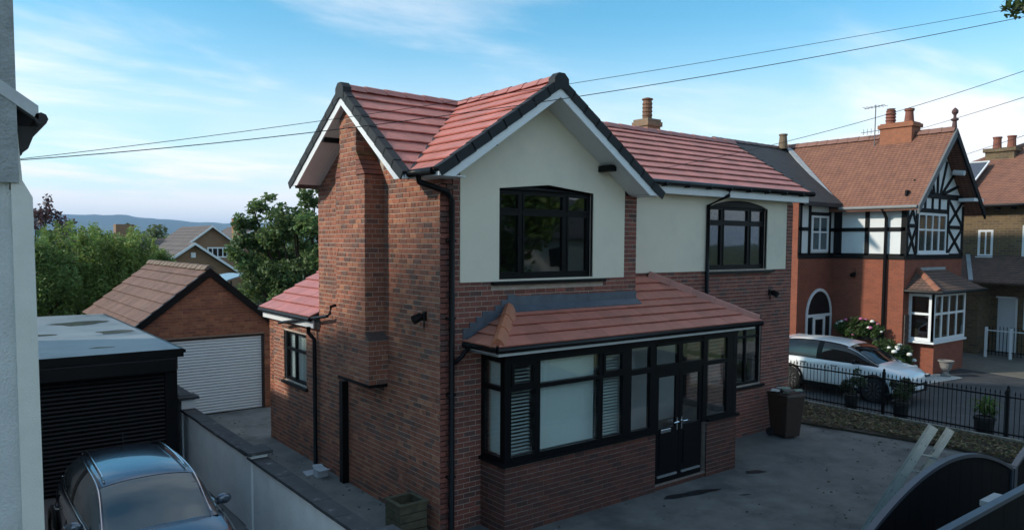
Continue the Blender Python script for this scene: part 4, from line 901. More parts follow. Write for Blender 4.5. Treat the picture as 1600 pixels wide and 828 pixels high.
tf(fx0,4.17,fx1,4.17,.2); tf(fx0+.08,4.2,fx0+.08,6.1,.2); tf(fx1-.08,4.2,fx1-.08,6.1,.14); tf(fx0-.1,6.42,fx1+.1,6.42,.2); tf(21.95,4.25,21.95,6.3,.14); tf(24.5,4.25,24.5,6.3,.14); tf(fx0+.1,5.28,21.95,5.28,.13); tf(24.5,5.28,fx1-.1,5.28,.13); tf(21.95,5.86,24.5,5.86,.15)
for x in (22.55,23.15,23.75): tf(x,5.9,x,6.35,.11)
for xa, xb in ((fx0+.15,21.9),(24.55,fx1-.12)):
    for za, zb in ((4.25,5.22),(5.34,6.30)): tf(xa,za,xb,zb,.11); tf(xa,zb,xb,za,.11)
tf(cxr,6.5,cxr,8.5,.13)
for dx, dz in ((.75,1.75),(1.45,1.15),(1.95,.55)):
    for s_ in (-1,1): tf(cxr+s_*.12+s_*dx*.18,6.5,cxr+s_*dx*.98,6.5+dz*.70,.11)
ts(fy,4.17,sy,4.17,.2); ts(fy,6.02,sy,6.02,.16); ts(fy+.05,4.2,fy+.05,6.0,.2); ts(sy-.15,4.2,sy-.15,6.0,.3); ts(fy,5.15,sy,5.15,.14); ts(3.98,4.2,3.98,6.0,.15)
def tr(x0, z0, x1, z1, w=.14): timber((x0,sy,z0), (x1,sy,z1), w, .06)
tr(lx,4.17,fx0,4.17,.2); tr(lx+.08,4.2,lx+.08,6.1,.16); tr(lx,6.08,fx0,6.08,.16); tr(lx,5.15,19.35,5.15,.13); tr(20.75,5.15,fx0,5.15,.13); tr(19.35,4.2,19.35,6.0,.13); tr(20.75,4.2,20.75,6.0,.13); tr(19.35,5.72,20.75,5.72,.13)
# roof of the red house: front gable roof and slate side roof
rr = obj('roof', MB(), PLAIN, rh); ez, ez2, rz = 6.05, 6.18, 8.82; ov = .42
mb = MB(); mb.prism([(fx0-.42,2.05,ez-.13),(cxr,2.05,rz),(cxr,2.05,rz-.12),(fx0-.42,2.05,ez-.25)], (0,10,0)); mb.prism([(fx1+.5,2.05,ez-.18),(cxr,2.05,rz),(cxr,2.05,rz-.12),(fx1+.5,2.05,ez-.30)], (0,10,0)); rr.data = mb.mesh('roof'); rr.data.materials.append(PLAIN)
mb = MB(); mb.prism([(lx-.3,4.82,6.12),(lx-.3,8.9,8.75),(lx-.3,8.9,8.6),(lx-.3,4.82,5.98)], (5.2,0,0)); mb.prism([(lx-.3,12.6,6.2),(lx-.3,8.9,8.75),(lx-.3,8.9,8.6),(lx-.3,12.6,6.0)], (5.2,0,0)); obj('slate_roof', mb, mat('dark_slate',(.035,.036,.04),.75,noise=.35,nscale=5,bump=.3,bscale=25,brickp=((.04,.04,.044),(.028,.028,.031),(.015,.015,.016),(.25,.11,.008))), rh)
mb = MB(); mb.bar((cxr-.05,8.85,8.86),(fx0-.40,4.95,6.10),.22,.06); obj('lead_valley', mb, mat('pale_lead',(.32,.34,.36),.6,noise=.25,nscale=6), rr)
mb = MB(); mb.tube([(fx0-.44,2.05,5.92),(fx0-.44,4.85,5.92)], .06, 8); obj('gutter', mb, mat('grey_gutter',(.2,.2,.2),.6), rr)
ridge(rr, (cxr,2.05,rz+.02), (cxr,9.2,rz+.02), 16, r=.15, h=.14, col=(.20,.085,.06)); ridge(rr, (lx-.3,8.9,8.76), (cxr,8.9,8.76), 11, r=.14, h=.1, col=(.10,.055,.045))
mb = MB(); mb.lathe([(.09,rz+.05),(.07,rz+.3),(.13,rz+.33),(.13,rz+.38),(.05,rz+.42),(.05,rz+.52),(.11,rz+.6),(.11,rz+.68),(.03,rz+.78)], (cxr,2.1,0), 10); obj('finial', mb, mat('finial_clay',(.10,.05,.05),.8), rr)
for s_, xe in ((-1,fx0-.42),(1,fx1+.5)):
    mb = MB(); mb.prism([(xe,1.98,ez-.12-(.05 if s_ > 0 else 0)),(cxr,1.98,rz+.03),(cxr,1.98,rz-.28),(xe,1.98,ez-.38-(.05 if s_ > 0 else 0))], (0,.07,0)); obj('barge_board', mb, mat('grey_barge',(.12,.125,.13),.7,noise=.2) if s_ < 0 else TIMB, rr)
mb = MB(); mb.box(25.35,26.25,2.02,2.6,6.28,6.40); obj('eaves_stub', mb, WHITE, rr)
ch = obj('chimney_stack', MB(), mat('orange_brick_stack',(.4,.15,.07),.9,noise=.2,brickp=((.33,.11,.052),(.27,.09,.045),(.25,.13,.085),(.225,.08,.012))), rh); mb = MB(); mb.box(cxr-.36,cxr+.36,3.45,4.65,8.0,9.08); mb.box(cxr-.42,cxr+.42,3.38,4.72,9.08,9.22); mb.box(cxr-.36,cxr+.36,3.45,4.65,9.22,9.27); ch.data = mb.mesh('chimney_stack'); ch.data.materials.append(MATS['orange_brick_stack'])
POT = mat('terracotta_pot',(.20,.07,.045),.8,noise=.2)
mb = MB(); z = 9.27; mb.lathe([(.18,z),(.17,z+.12),(.2,z+.14),(.16,z+.24),(.2,z+.26),(.16,z+.36),(.2,z+.38),(.16,z+.48),(.18,z+.52),(.12,z+.58),(.17,z+.60)], (cxr,4.42,0)); obj('chimney_pot', mb, POT, ch)
mb = MB(); mb.lathe([(.19,z),(.17,z+.1),(.14,z+.42),(.18,z+.44),(.18,z+.52)], (cxr,3.72,0)); obj('chimney_pot', mb, POT, ch)
mb = MB(); mb.lathe([(.2,8.7),(.19,8.85),(.15,9.25),(.18,9.27),(.18,9.33)], (cxr-.5,8.75,0)); obj('chimney_pot', mb, mat('buff_pot',(.17,.12,.075),.8,noise=.25), rh)
aer = thing('tv_aerial', 'thin television aerial on pole by the red house chimney', 'aerial', (cxr-.4,4.95,8.5)); mb = MB(); mb.tube([(cxr-.35,4.85,8.4),(cxr-.35,4.85,10.05)], .022, 6); obj('pole', mb, mat('grey_metal',(.1,.1,.11),.5,.5), aer)
mb = MB(); mb.tube([(cxr-.35,4.5,10.0),(cxr-.35,5.3,9.95)], .014, 5); 
for i in range(6): y = 4.5+i*.15; mb.tube([(cxr-.6,y,9.98),(cxr-.1,y,9.98)], .009, 4)
mb.tube([(cxr-.35,4.6,9.05),(cxr-.35,5.4,9.02)], .014, 5)
for i in range(5): y = 4.7+i*.15; mb.tube([(cxr-.35,y,8.92),(cxr-.35,y,9.15)], .009, 4)
obj('antenna_array', mb, MATS['grey_metal'], aer)
# windows and door of the red house
w1 = window(rh, 'gable_window', (0,fy-.03,0), (1,0,0), (0,-1,0), [(22.05,.08),(22.65,.07),(23.2,.07),(23.75,.1),(24.35,.08)], [(4.34,.1),(5.15,.07),(5.72,.08)], None, WHITE, GLASSD)
mb = MB(); mb.box(21.95,24.45,fy-.12,fy,4.24,4.29); obj('sill', mb, WHITE, w1)
w2 = window(rh, 'small_window', (0,sy-.03,0), (1,0,0), (0,-1,0), [(19.52,.1),(20.05,.08),(20.6,.1)], [(4.36,.1),(5.05,.06),(5.62,.08)], None, WHITE, GLASSD)
mb = MB(); mb.box(19.58,20.54,sy+.02,sy+.04,4.4,5.6); obj('net_curtain', mb, mat('net_curtain',(.35,.36,.36),.9,noise=.4,nscale=9), w2)
ad_ = obj('arched_door', MB(), WHITE, rh); mb = MB(); ax0, ax1, az = 19.25, 21.02, 1.95; acx = (ax0+ax1)/2; ar = (ax1-ax0)/2
for i in range(14):
    t0, t1 = math.pi*i/14, math.pi*(i+1)/14; P = [(acx+r_*math.cos(t), sy-.05, az+r_*1.12*math.sin(t)) for r_, t in ((ar-.09,t0),(ar,t0),(ar,t1),(ar-.09,t1))]; mb.prism(P, (0,.09,0))
mb.box(ax0,ax0+.09,sy-.05,sy+.04,0,az); mb.box(ax1-.09,ax1,sy-.05,sy+.04,0,az); mb.box(ax0+.09,ax1-.09,sy-.05,sy+.04,az-.07,az+.03); mb.box(19.72,19.86,sy-.05,sy+.04,0,az-.07); mb.box(20.44,20.56,sy-.05,sy+.04,0,az-.07); mb.box(19.86,20.44,sy-.045,sy+.04,1.78,az-.07); ad_.data = mb.mesh('arched_door'); ad_.data.materials.append(WHITE)
mb = MB(); mb.prism([(ax0+.09,sy-.02,0),(ax1-.09,sy-.02,0),(ax1-.09,sy-.02,az)]+[(acx+(ar-.08)*math.cos(math.pi*i/12), sy-.02, az+(ar-.08)*1.12*math.sin(math.pi*i/12)) for i in range(1,12)]+[(ax0+.09,sy-.02,az)], (0,.015,0)); obj('pane', mb, mat('dark_pane',(.012,.014,.016),.08,noise=0), ad_)
rb = obj('bay', MB(), RBR, rh); mb = MB(); mb.box(21.8,24.3,1.8,fy,0,1.16); rb.data = mb.mesh('bay'); rb.data.materials.append(RBR)
bx0, bx1, by = 21.55, 24.25, 1.75
b1 = window(rh, 'bay_window', (0,by,0), (1,0,0), (0,-1,0), [(bx0+.08,.16),(22.25,.08),(22.85,.08),(23.5,.08),(bx1-.05,.1)], [(1.24,.12),(2.15,.08),(2.82,.1)], None, WHITE, GLASSD)
b2 = window(rh, 'bay_side_window', (bx0,0,0), (0,1,0), (-1,0,0), [(by+.08,.16),(fy-.05,.1)], [(1.24,.12),(2.15,.08),(2.82,.1)], None, WHITE, GLASSD)
mb = MB(); mb.box(bx0-.05,bx1+.05,by-.06,fy,1.10,1.17); mb.box(bx0-.03,bx1+.03,by-.03,fy,2.88,2.98); obj('cill', mb, WHITE, b1)
br_ = obj('bay_roof', MB(), mat('weathered_plain_tile',(.16,.085,.06),.9,noise=.3,nscale=3,bump=.5,bscale=22,brickp=((.17,.09,.065),(.11,.07,.055),(.05,.035,.03),(.17,.09,.014))), rh); mb = MB()
A0, A1, A2, A3 = (bx0-.35,by-.35,2.98), (bx1+.85,by-.35,2.98), (bx1+.85,fy,2.98), (bx0-.35,fy,2.98); T0, T1 = (bx0+.55,fy-.02,3.72), (bx1-.1,fy-.02,3.72)
mb.face([A0,A1,T1,T0]); mb.face([A0,T0,A3]); mb.face([A1,A2,T1]); mb.face([A0,A3,A2,A1]); br_.data = mb.mesh('bay_roof'); br_.data.materials.append(MATS['weathered_plain_tile'])
mb = MB(); mb.tube([(bx0-.37,fy,2.95),(bx0-.37,by-.37,2.95),(bx1+.85,by-.37,2.95)], .06, 8); obj('gutter', mb, BLACK, br_); mb = MB(); mb.bar(T0,T1,.25,.1); obj('lead_flashing', mb, MATS['pale_lead'], br_)
ridge(br_, (bx0-.3,by-.3,3.02), (bx0+.55,fy-.05,3.74), 4, r=.12, h=.1, col=(.26,.11,.07), name='hip_tile')
mb = MB(); mb.tube([(fx0-.44,3.25,5.9),(fx0-.3,3.25,5.75),(fx0-.09,3.25,5.55),(fx0-.09,3.25,.05)], .06, 8); obj('downpipe', mb, BLACK, rh)
wall_lamp((fx0,4.4,3.5), (-1,0,0), rh)
mb = MB(); mb.box(cxr-.28,cxr-.08,fy-.14,fy-.03,7.55,7.85); obj('alarm_box', mb, WHITE, rh); mb = MB(); mb.tube([(24.6,2.5,7.35),(24.6,2.1,7.3)], .1, 8); obj('flood_light', mb, WHITE, rh)
trl = thing('trellis', 'slim grey lattice trellis against dark brick left of the bay', 'trellis', (21.35,2.55,0)); 
for i in range(4): mb = MB(); mb.box(21.17+i*.1,21.19+i*.1,2.545,2.565,.3,2.1); obj('upright', mb, mat('weathered_trellis',(.11,.10,.09),.9), trl)
for i in range(9): mb = MB(); mb.box(21.15,21.51,2.525,2.543,.4+i*.2,.42+i*.2); obj('rung', mb, MATS['weathered_trellis'], trl)

# ================================================================ brown house at the right edge
YBR = mat('brown_brick_far',(.2,.12,.06),.9,noise=.2,nscale=2,brickp=((.15,.098,.046),(.08,.052,.03),(.15,.125,.088),(.30,.105,.014)))
bh = thing('brown_house', 'brown brick house with hipped tiled roof at the right edge', 'house', (34,4,0))
mb = MB(); mb.box(30,40,-1.5,9,0,6.35); mb.box(28.6,30,2.9,8.0,0,3.15); obj('wall', mb, YBR, bh)
mb = MB(); E0 = [(29.5,-2,6.3),(40.5,-2,6.3),(40.5,9.5,6.3),(29.5,9.5,6.3)]; Rg = [(34.5,3.2,9.4),(35.5,4.2,9.4)]
mb.face([E0[0],E0[1],Rg[1],Rg[0]]); mb.face([E0[1],E0[2],Rg[1]]); mb.face([E0[2],E0[3],Rg[0],Rg[1]]); mb.face([E0[3],E0[0],Rg[0]]); mb.face(E0[::-1]); br2 = obj('roof', mb, PLAIN, bh)
ridge(br2, (29.55,-1.95,6.34), Rg[0], 16, r=.14, h=.1, col=(.2,.09,.06), name='hip_tile'); ridge(br2, (29.55,9.45,6.34), Rg[0], 16, r=.14, h=.1, col=(.2,.09,.06), name='hip_tile')
mb = MB(); mb.tube([(29.45,-2,6.28),(29.45,9.5,6.28)], .07, 8); obj('gutter', mb, BLACK, bh); mb = MB()
for i in range(18): y = -1.5+i*.6; mb = MB(); mb.box(29.55,30,y,y+.07,6.12,6.27); obj('rafter_foot', mb, TIMB, bh)
c2 = obj('chimney_stack', MB().box(33.2,34.3,3.35,4.55,6.5,8.95), YBR, bh); mb = MB(); mb.box(33.12,34.38,3.27,4.63,8.95,9.12); obj('cap', mb, YBR, c2)
for y in (3.65,4.25): mb = MB(); mb.lathe([(.2,9.12),(.18,9.3),(.17,9.62),(.2,9.64),(.2,9.7)], (33.75,y,0), 12); obj('chimney_pot', mb, POT, c2)
sp_ = thing('solar_panel', 'blue grey solar panel lying on the brown house roof', 'solar panel', (31.5,5.2,7.6)); nrm = Vector((29.5-34.5,0,0)); a = Vector((30.7,4.1,7.16)); vv = (Vector((34.5,3.7,9.4))-Vector((29.5,3.7,6.3))).normalized(); nn = Vector((-vv.z,0,vv.x)); mb = MB(); mb.prism([a+nn*.1, a+nn*.1+Vector((0,1.7,0)), a+nn*.1+Vector((0,1.7,0))+vv*2.2, a+nn*.1+vv*2.2], nn*.05); obj('panel', mb, mat('solar_cells',(.03,.045,.075),.15,noise=.15,nscale=10), sp_)
mb = MB(); a2 = a+nn*.16
for p, q in ((0,1),(1,2),(2,3),(3,0)):
    pts = [a2, a2+Vector((0,1.7,0)), a2+Vector((0,1.7,0))+vv*2.2, a2+vv*2.2]; mb.bar(pts[p], pts[q], .06, .06, nn)
obj('frame', mb, WHITE, sp_)
w3 = window(bh, 'side_window', (29.98,0,0), (0,1,0), (-1,0,0), [(2.98,.09),(3.22,.06),(3.48,.09)], [(4.16,.1),(5.22,.09)], None, WHITE, GLASSD); mb = MB(); mb.box(29.85,30,2.9,3.56,4.05,4.11); obj('sill', mb, WHITE, w3)
w4 = window(bh, 'front_side_window', (29.98,0,0), (0,1,0), (-1,0,0), [(1.0,.09),(1.4,.06),(1.8,.09)], [(4.16,.1),(5.4,.09)], None, WHITE, GLASSD)
lr = obj('porch_roof', MB(), MATS['weathered_plain_tile'], bh); mb = MB(); mb.prism([(30,5.2,4.15),(28.0,5.2,3.1),(28.0,5.2,3.02),(30,5.2,4.0)], (0,-5.4,0)); lr.data = mb.mesh('porch_roof'); lr.data.materials.append(MATS['weathered_plain_tile'])
mb = MB(); mb.bar((30,3.9,4.18),(28.0,3.0,3.14),.16,.05); obj('lead_valley', mb, MATS['pale_lead'], lr)
mb = MB(); mb.box(29.93,29.99,1.95,2.62,0,2.35); dd = obj('side_door', mb, mat('white_door',(.55,.58,.62),.5,noise=.04), bh); mb = MB(); mb.box(29.90,29.95,1.88,1.95,0,2.42); mb.box(29.90,29.95,1.88,2.69,2.35,2.42); obj('frame', mb, WHITE, dd); w5 = window(bh, 'porch_window', (29.97,0,0), (0,1,0), (-1,0,0), [(.9,.09),(1.25,.06),(1.62,.09)], [(1.1,.1),(2.3,.09)], None, WHITE, GLASSD)
# white garden gate by the brown house
wg = thing('white_garden_gate', 'white painted metal gate with railings outside the brown house', 'gate', (28.2,1.6,0)); WP = WHITE
for y in (2.35,1.45,.3): mb = MB(); mb.box(28.0,28.09,y-.045,y+.045,0,1.25); obj('post', mb, WP, wg)
for z in (.25,1.1): mb = MB(); mb.box(28.03,28.06,.3,2.35,z,z+.04); obj('rail', mb, WP if z > 1 else BLACK, wg)
for i in range(15): y = .42+i*.13; mb = MB(); mb.box(28.035,28.055,y,y+.02,.1,1.3); obj('bar', mb, BLACK, wg)
# the far right neighbour roof
fh = thing('end_house', 'roof corner of a further house behind brown chimney', 'house', (47,6,0)); mb = MB(); mb.box(43,52,1,11,0,6.4); obj('wall', mb, YBR, fh); mb = MB(); mb.face([(42.5,.5,6.3),(52.5,.5,6.3),(47.5,6,9.6)]); mb.face([(42.5,.5,6.3),(47.5,6,9.6),(42.5,11.5,6.3)]); mb.face([(52.5,.5,6.3),(52.5,11.5,6.3),(47.5,6,9.6)]); mb.face([(42.5,11.5,6.3),(47.5,6,9.6),(52.5,11.5,6.3)]); obj('roof', mb, PLAIN, fh)
# ================================================================ CARS
def paint(name, col, metal, rough=.28): return mat(name, col, rough, metal, noise=.03, nscale=3, coat=1.0)
CARGL = mat('car_glass',(.11,.14,.155),.02,.45,noise=0,spec=.9)
TYRE = mat('tyre',(.014,.014,.015),.85,noise=.2,nscale=20); RIM = mat('dark_rim',(.16,.16,.17),.3,.7,noise=0); CARDK = mat('tinted_glass',(.008,.009,.010),.04,noise=0,spec=.6)
def loft(mb, rings, closed=True, caps=True):
    ids = []
    for r in rings: ids.append(len(mb.v)); mb.v += [tuple(p) for p in r]
    n = len(rings[0])
    for a, b in zip(ids, ids[1:]):
        for j in range(n if closed else n-1): mb.f.append((a+j, a+(j+1)%n, b+(j+1)%n, b+j)); mb.c.append(mb.col)
    if caps:
        mb.f.append(tuple(ids[0]+j for j in range(n-1,-1,-1))); mb.f.append(tuple(ids[-1]+j for j in range(n))); mb.c += [mb.col]*2
def subsurf(o, l=2):
    m = o.modifiers.new('subdivision','SUBSURF'); m.levels = l; m.render_levels = l; o.data.shade_smooth()
def car(label, loc, heading, body_m, L, Wd, H, spec):
    """local x forward, y left, z up; heading = direction of the nose in plan"""
    t = thing('parked_car', label, 'car', loc); f = Vector((heading[0], heading[1], 0)).normalized(); l = Vector((-f.y, f.x, 0)); o = Vector(loc)
    P = lambda x, y, z: o+f*x+l*y+Vector((0,0,z)); w = Wd/2; s = spec
    # lower body: rings across the car from tail to nose: (x, half width, sill z, shoulder z, deck z)
    mb = MB(); rings = []
    for x, hw, zb, zsh, zd in s['body']:
        rings.append([P(x,-hw*.86,zb), P(x,-hw*.98,zb+.08), P(x,-hw,zb+.32*(zsh-zb)+.06), P(x,-hw*.985,zsh-.10), P(x,-hw*.93,zsh), P(x,-hw*.62,zd), P(x,0,zd+.02), P(x,hw*.62,zd), P(x,hw*.93,zsh), P(x,hw*.985,zsh-.10), P(x,hw,zb+.32*(zsh-zb)+.06), P(x,hw*.98,zb+.08), P(x,hw*.86,zb)])
    loft(mb, rings); b = obj('body', mb, body_m, t); subsurf(b, 2)
    # greenhouse: control rings along the car, evaluated as a smooth surface and split into glass and painted skin
    ctrl = s['cab']; zb = s['belt']          # (x, half width at belt, half width at cant rail, roof z)
    def cr(p, t):
        n_ = len(p)-1; f_ = min(max(t,0),.99999)*n_; i_ = int(f_); q = f_-i_; a_, b_, c_, d_ = p[max(i_-1,0)], p[i_], p[min(i_+1,n_)], p[min(i_+2,n_)]
        return [.5*(2*b1+(c1-a1)*q+(2*a1-5*b1+4*c1-d1)*q*q+(3*b1-a1-3*c1+d1)*q**3) for a1, b1, c1, d1 in zip(a_, b_, c_, d_)]
    NU, NV = 64, 36
    def surf(u, v, off=0.0):
        x, wb, wt, zt = cr(ctrl, u); sd = -1 if v < .5 else 1; q = 1-abs(v-.5)*2       # q 0 at belt, 1 at centre line
        sec = [(wb+off, zb-.04), (wb*.55+wt*.45+.02+off, zb+(zt-zb)*.5), (wt+off, zb+(zt-zb)*.88), (wt*.84, zt-.012+off), (wt*.42, zt+.022+off), (0, zt+.03+off)]
        y, z = cr(sec, q); return P(x, sd*y, max(z, zb-.04))
    u0, u1, u2, u3 = s['zones']           # windscreen ends, roof front / roof rear, rear screen starts
    def zone(u, v):
        q = 1-abs(v-.5)*2
        if u < u1: return 'glass' if q > .52 and u < u1-.015 else ('paint' if q > .40 else 'glass')
        if u > u2: return 'glass' if (q > .55 and u > u2+.02 and s.get('rear_glass', True)) else ('paint' if q > .2 or u > .9 else 'glass')
        if q > .46: return 'paint'
        if q < .07: return 'trim'
        if abs(u-(u0)) < .012: return 'trim'
        if u > u3: return 'paint'
        return 'glass'
    sets = {}
    for iu in range(NU):
        for iv in range(NV):
            ua, ub, va, vb = iu/NU, (iu+1)/NU, iv/NV, (iv+1)/NV; um, vm = (ua+ub)/2, (va+vb)/2; zn = zone(um, vm); o_ = {'glass': 0, 'paint': .006, 'trim': .004}[zn]; q = 1-abs(vm-.5)*2
            key = ('roof', 0) if zn == 'paint' else (('window_seal', vm < .5) if zn == 'trim' else (('windscreen', 0) if um < u1 and q > .46 else (('rear_window', 0) if um > u2 and q > .5 else ('side_window', vm < .5))))
            sets.setdefault(key, MB()).face([surf(ua,va,o_), surf(ua,vb,o_), surf(ub,vb,o_), surf(ub,va,o_)])
    for (nm, sd_), sm_ in sets.items():
        me = sm_.mesh(nm); bm = bmesh.new(); bm.from_mesh(me); bmesh.ops.remove_doubles(bm, verts=bm.verts, dist=.0005); bmesh.ops.recalc_face_normals(bm, faces=bm.faces); bm.to_mesh(me); bm.free()
        obj(nm, me, {'roof': s.get('roof_m') or body_m, 'window_seal': BLACK}.get(nm, s.get('glass_m') or CARGL), t, smooth=True)
    for sd in (-1,1):
        vv_ = lambda q: .5+sd*(1-q)/2
        pts_ = [surf(u_, vv_(.455), .012) for u_ in [u1*.15+(1-u1*.15-.12)*k_/22 for k_ in range(23)]]
        mb = MB(); mb.tube(pts_, s.get('trim_r', .011), 6); obj('window_trim', mb, s['trim'], t, smooth=True)
        mb = MB(); mb.tube([surf(u_, vv_(.075), .012) for u_ in [u1*.4+(.86-u1*.4)*k_/16 for k_ in range(17)]], s.get('trim_r', .011)*.8, 6); obj('window_trim', mb, s['trim'], t, smooth=True)
        if s.get('rails'):
            mb = MB(); mb.tube([surf(u_, vv_(.60), .03+.02*math.sin(math.pi*k_/12)) for k_, u_ in enumerate([u1+.01+(u2-u1-.02)*k_/12 for k_ in range(13)])], .016, 6); obj('roof_rail', mb, CHROME, t, smooth=True)
        for dx in s['shut']:
            mb = MB(); mb.tube([P(dx,sd*(w*.93+.004),zb-.03), P(dx+.01,sd*(w*.99+.004),zb-.16), P(dx+.02,sd*(w+.003),.62), P(dx+.02,sd*(w*.995+.002),.36)], .006, 5); obj('shut_line', mb, BLACK, t)
        xb1 = ctrl[1][0]
        # door mirror
        mxp = s['mirror_x']; mb = MB(); rr_ = []
        for q, sc in ((0,.45),(.3,.95),(.7,1),(1,.55)): rr_.append([P(mxp-.06+.10*q*1.1+.07*sc*0, sd*(w-.0), zb+.07)+ (l*math.cos(a)*.12*sc+Vector((0,0,1))*math.sin(a)*.085*sc) for a in [2*math.pi*j/8 for j in range(8)]])
        loft(mb, rr_); m_ = obj('door_mirror', mb, s.get('mirror_m') or body_m, t); subsurf(m_, 1); mb = MB(); mb.tube([P(mxp,sd*(w-.10),zb+.02), P(mxp,sd*(w+.02),zb+.05)], .022, 6); obj('arm', mb, BLACK, m_)
        for hx in s['handles']:
            mb = MB(); mb.tube([P(hx-.1,sd*(w*.985+.0),zb-.12), P(hx-.07,sd*(w+.025),zb-.12), P(hx+.07,sd*(w+.025),zb-.12), P(hx+.1,sd*(w*.985),zb-.12)], .013, 6); obj('door_handle', mb, s['trim'], t)
        for wx in s['wheels']:
            R0 = s['wr']; wl = obj('wheel', MB(), TYRE, t); mb = MB(); cy = sd*(w-.10)
            prof = [(-.10,.62),(-.11,.9),(-.09,.985),(-.05,1.0),(.05,1.0),(.09,.985),(.115,.9),(.115,.66)]; rg = []
            for a_, rr in prof: rg.append([P(wx+R0*rr*math.cos(q), cy+sd*a_, R0+R0*rr*math.sin(q)) for q in [2*math.pi*j/26 for j in range(26)]])
            loft(mb, rg); wl.data = mb.mesh('wheel'); wl.data.materials.append(TYRE); wl.data.shade_smooth()
            mb = MB()
            for j in range(10):
                a0 = 2*math.pi*j/10; a1 = a0+.26
                mb.prism([P(wx+R0*q*math.cos(a), cy+sd*.122, R0+R0*q*math.sin(a)) for q, a in ((.12,a0),(.64,a0+.03),(.64,a1-.03),(.12,a1))], l*(-sd*.03))
            obj('rim', mb, RIM, wl)
            mb = MB(); arc = []
            for j in range(15): a = math.pi*(-.06+1.12*j/14); arc.append(P(wx+(R0+.055)*math.cos(a), sd*(w+.004), R0+(R0+.055)*math.sin(a)))
            mb.tube(arc, .042, 6); obj('wheel_arch', mb, BLACK, t, smooth=True)
            mb = MB(); mb.prism([P(wx+(R0+.035)*math.cos(a), sd*(w-.02), R0+(R0+.035)*math.sin(a)) for a in [2*math.pi*j/20 for j in range(20)]], l*(-sd*.2)) ; obj('arch_liner', mb, BLACK, t)
    for nm, m_, x, y0, y1, z0, z1, th in s.get('extras', ()):
        mb = MB(); mb.obox(P(x,(y0+y1)/2,(z0+z1)/2), f*th, l*((y1-y0)/2), Vector((0,0,(z1-z0)/2))); obj(nm, mb, m_, t, bevel=.01)
    return t
NAVY = paint('dark_blue_paint',(.10,.125,.165),.75,.2); PEARL = paint('white_paint',(.72,.74,.76),.0,.3)
lc = car('dark blue grey car with chrome roof rails parked beside the white wall', (-3.97,1.42,0), (0,-1), NAVY, 4.4, 1.80, 1.5,
    dict(body=[(-2.12,.70,.42,.85,.95),(-2.0,.82,.28,.95,1.02),(-1.3,.89,.22,1.0,1.03),(-.2,.90,.22,1.0,1.02),(.75,.90,.22,.98,1.01),(1.15,.895,.22,.95,1.0),(1.65,.87,.25,.86,.93),(2.05,.79,.3,.72,.82),(2.22,.6,.4,.6,.68)],
         cab=[(1.10,.72,.66,.98),(.90,.76,.64,1.12),(.58,.78,.61,1.36),(.25,.80,.60,1.465),(-.4,.80,.595,1.495),(-1.1,.79,.575,1.47),(-1.65,.75,.54,1.36),(-1.98,.70,.56,1.12),(-2.08,.66,.58,.98)], belt=.98, zones=(.50,.335,.80,.76), mirror_x=.72, shut=(.82,-.18,-1.15), trim=CHROME, rails=True, handles=(.1,-.85), wheels=(1.35,-1.30), wr=.33,
         extras=[('number_plate', WHITE, 2.2, -.26,.26,.42,.53,.012)]))
obj('antenna', MB().tube([(-3.97,2.55,1.5),(-3.97,2.62,1.70)], .008, 5), BLACK, lc)
ac = mat('grey_trim',(.05,.05,.055),.4,.3)
wc = car('white hatchback car with black wheel arches parked behind the railings', (16.25,2.12,0), (0,-1), PEARL, 4.5, 1.86, 1.62,
    dict(body=[(-2.2,.74,.45,.95,1.02),(-2.05,.88,.30,1.02,1.06),(-1.3,.93,.24,1.08,1.10),(-.2,.925,.24,1.07,1.09),(.75,.925,.24,1.06,1.10),(1.15,.92,.24,1.04,1.14),(1.7,.90,.26,.98,1.07),(2.08,.85,.30,.86,.96),(2.24,.72,.36,.68,.79)],
         cab=[(1.42,.76,.70,1.06),(1.12,.80,.68,1.22),(.68,.82,.65,1.46),(.25,.83,.63,1.59),(-.4,.83,.62,1.64),(-1.1,.82,.60,1.63),(-1.62,.79,.57,1.55),(-2.0,.74,.60,1.30),(-2.14,.70,.62,1.08)], belt=1.05, zones=(.50,.335,.80,.74), mirror_x=.78, glass_m=CARDK, shut=(.90,-.12,-1.1), trim=BLACK, trim_r=.012, mirror_m=BLACK, handles=(.15,-.85), wheels=(1.38,-1.3), wr=.37,
         extras=[('grille', BLACK, 2.22, -.55,.55,.34,.60,.03),('number_plate', WHITE, 2.255, -.26,.26,.42,.53,.012),('headlamp', mat('lamp_glass',(.12,.13,.15),.1,.3,noise=0), 2.12, .48,.80,.72,.80,.1),('headlamp', mat('lamp_glass',(.12,.13,.15),.1,.3,noise=0), 2.12, -.80,-.48,.72,.80,.1),('sill_trim', BLACK, 0.05, .86,.945,.22,.36,.95),('sill_trim', BLACK, .05, -.945,-.86,.22,.36,.95),('rear_spoiler', PEARL, -1.75, -.58,.58,1.57,1.60,.16)]))

# ================================================================ FENCE along the bed
fn = thing('railing_fence', 'black metal railing fence with pointed bars beside the planting bed', 'fence', (13.72,-1.3,0)); FX = 13.74
IRON = mat('black_iron',(.005,.005,.006),.5,noise=.15,spec=.2)
for y in (2.62,-.30,-3.2,-6.1): mb = MB(); mb.box(FX-.035,FX+.035,y-.035,y+.035,-.05,1.20); o = obj('post', mb, IRON, fn); obj('cap', MB().lathe([(.052,1.2),(.03,1.24),(.035,1.28),(.005,1.31)], (FX,y,0), 8), IRON, o)
for z in (.14,1.02): mb = MB(); mb.box(FX-.02,FX+.02,-6.1,2.62,z,z+.035); obj('rail', mb, IRON, fn)
BARM = MB(); BARM.tube([(0,0,0),(0,0,1.02)], .009, 6); BARM.lathe([(.006,1.02),(.018,1.06),(.003,1.13)], (0,0,0), 6); BARM = BARM.mesh('bar'); BARM.materials.append(IRON)
y = 2.53
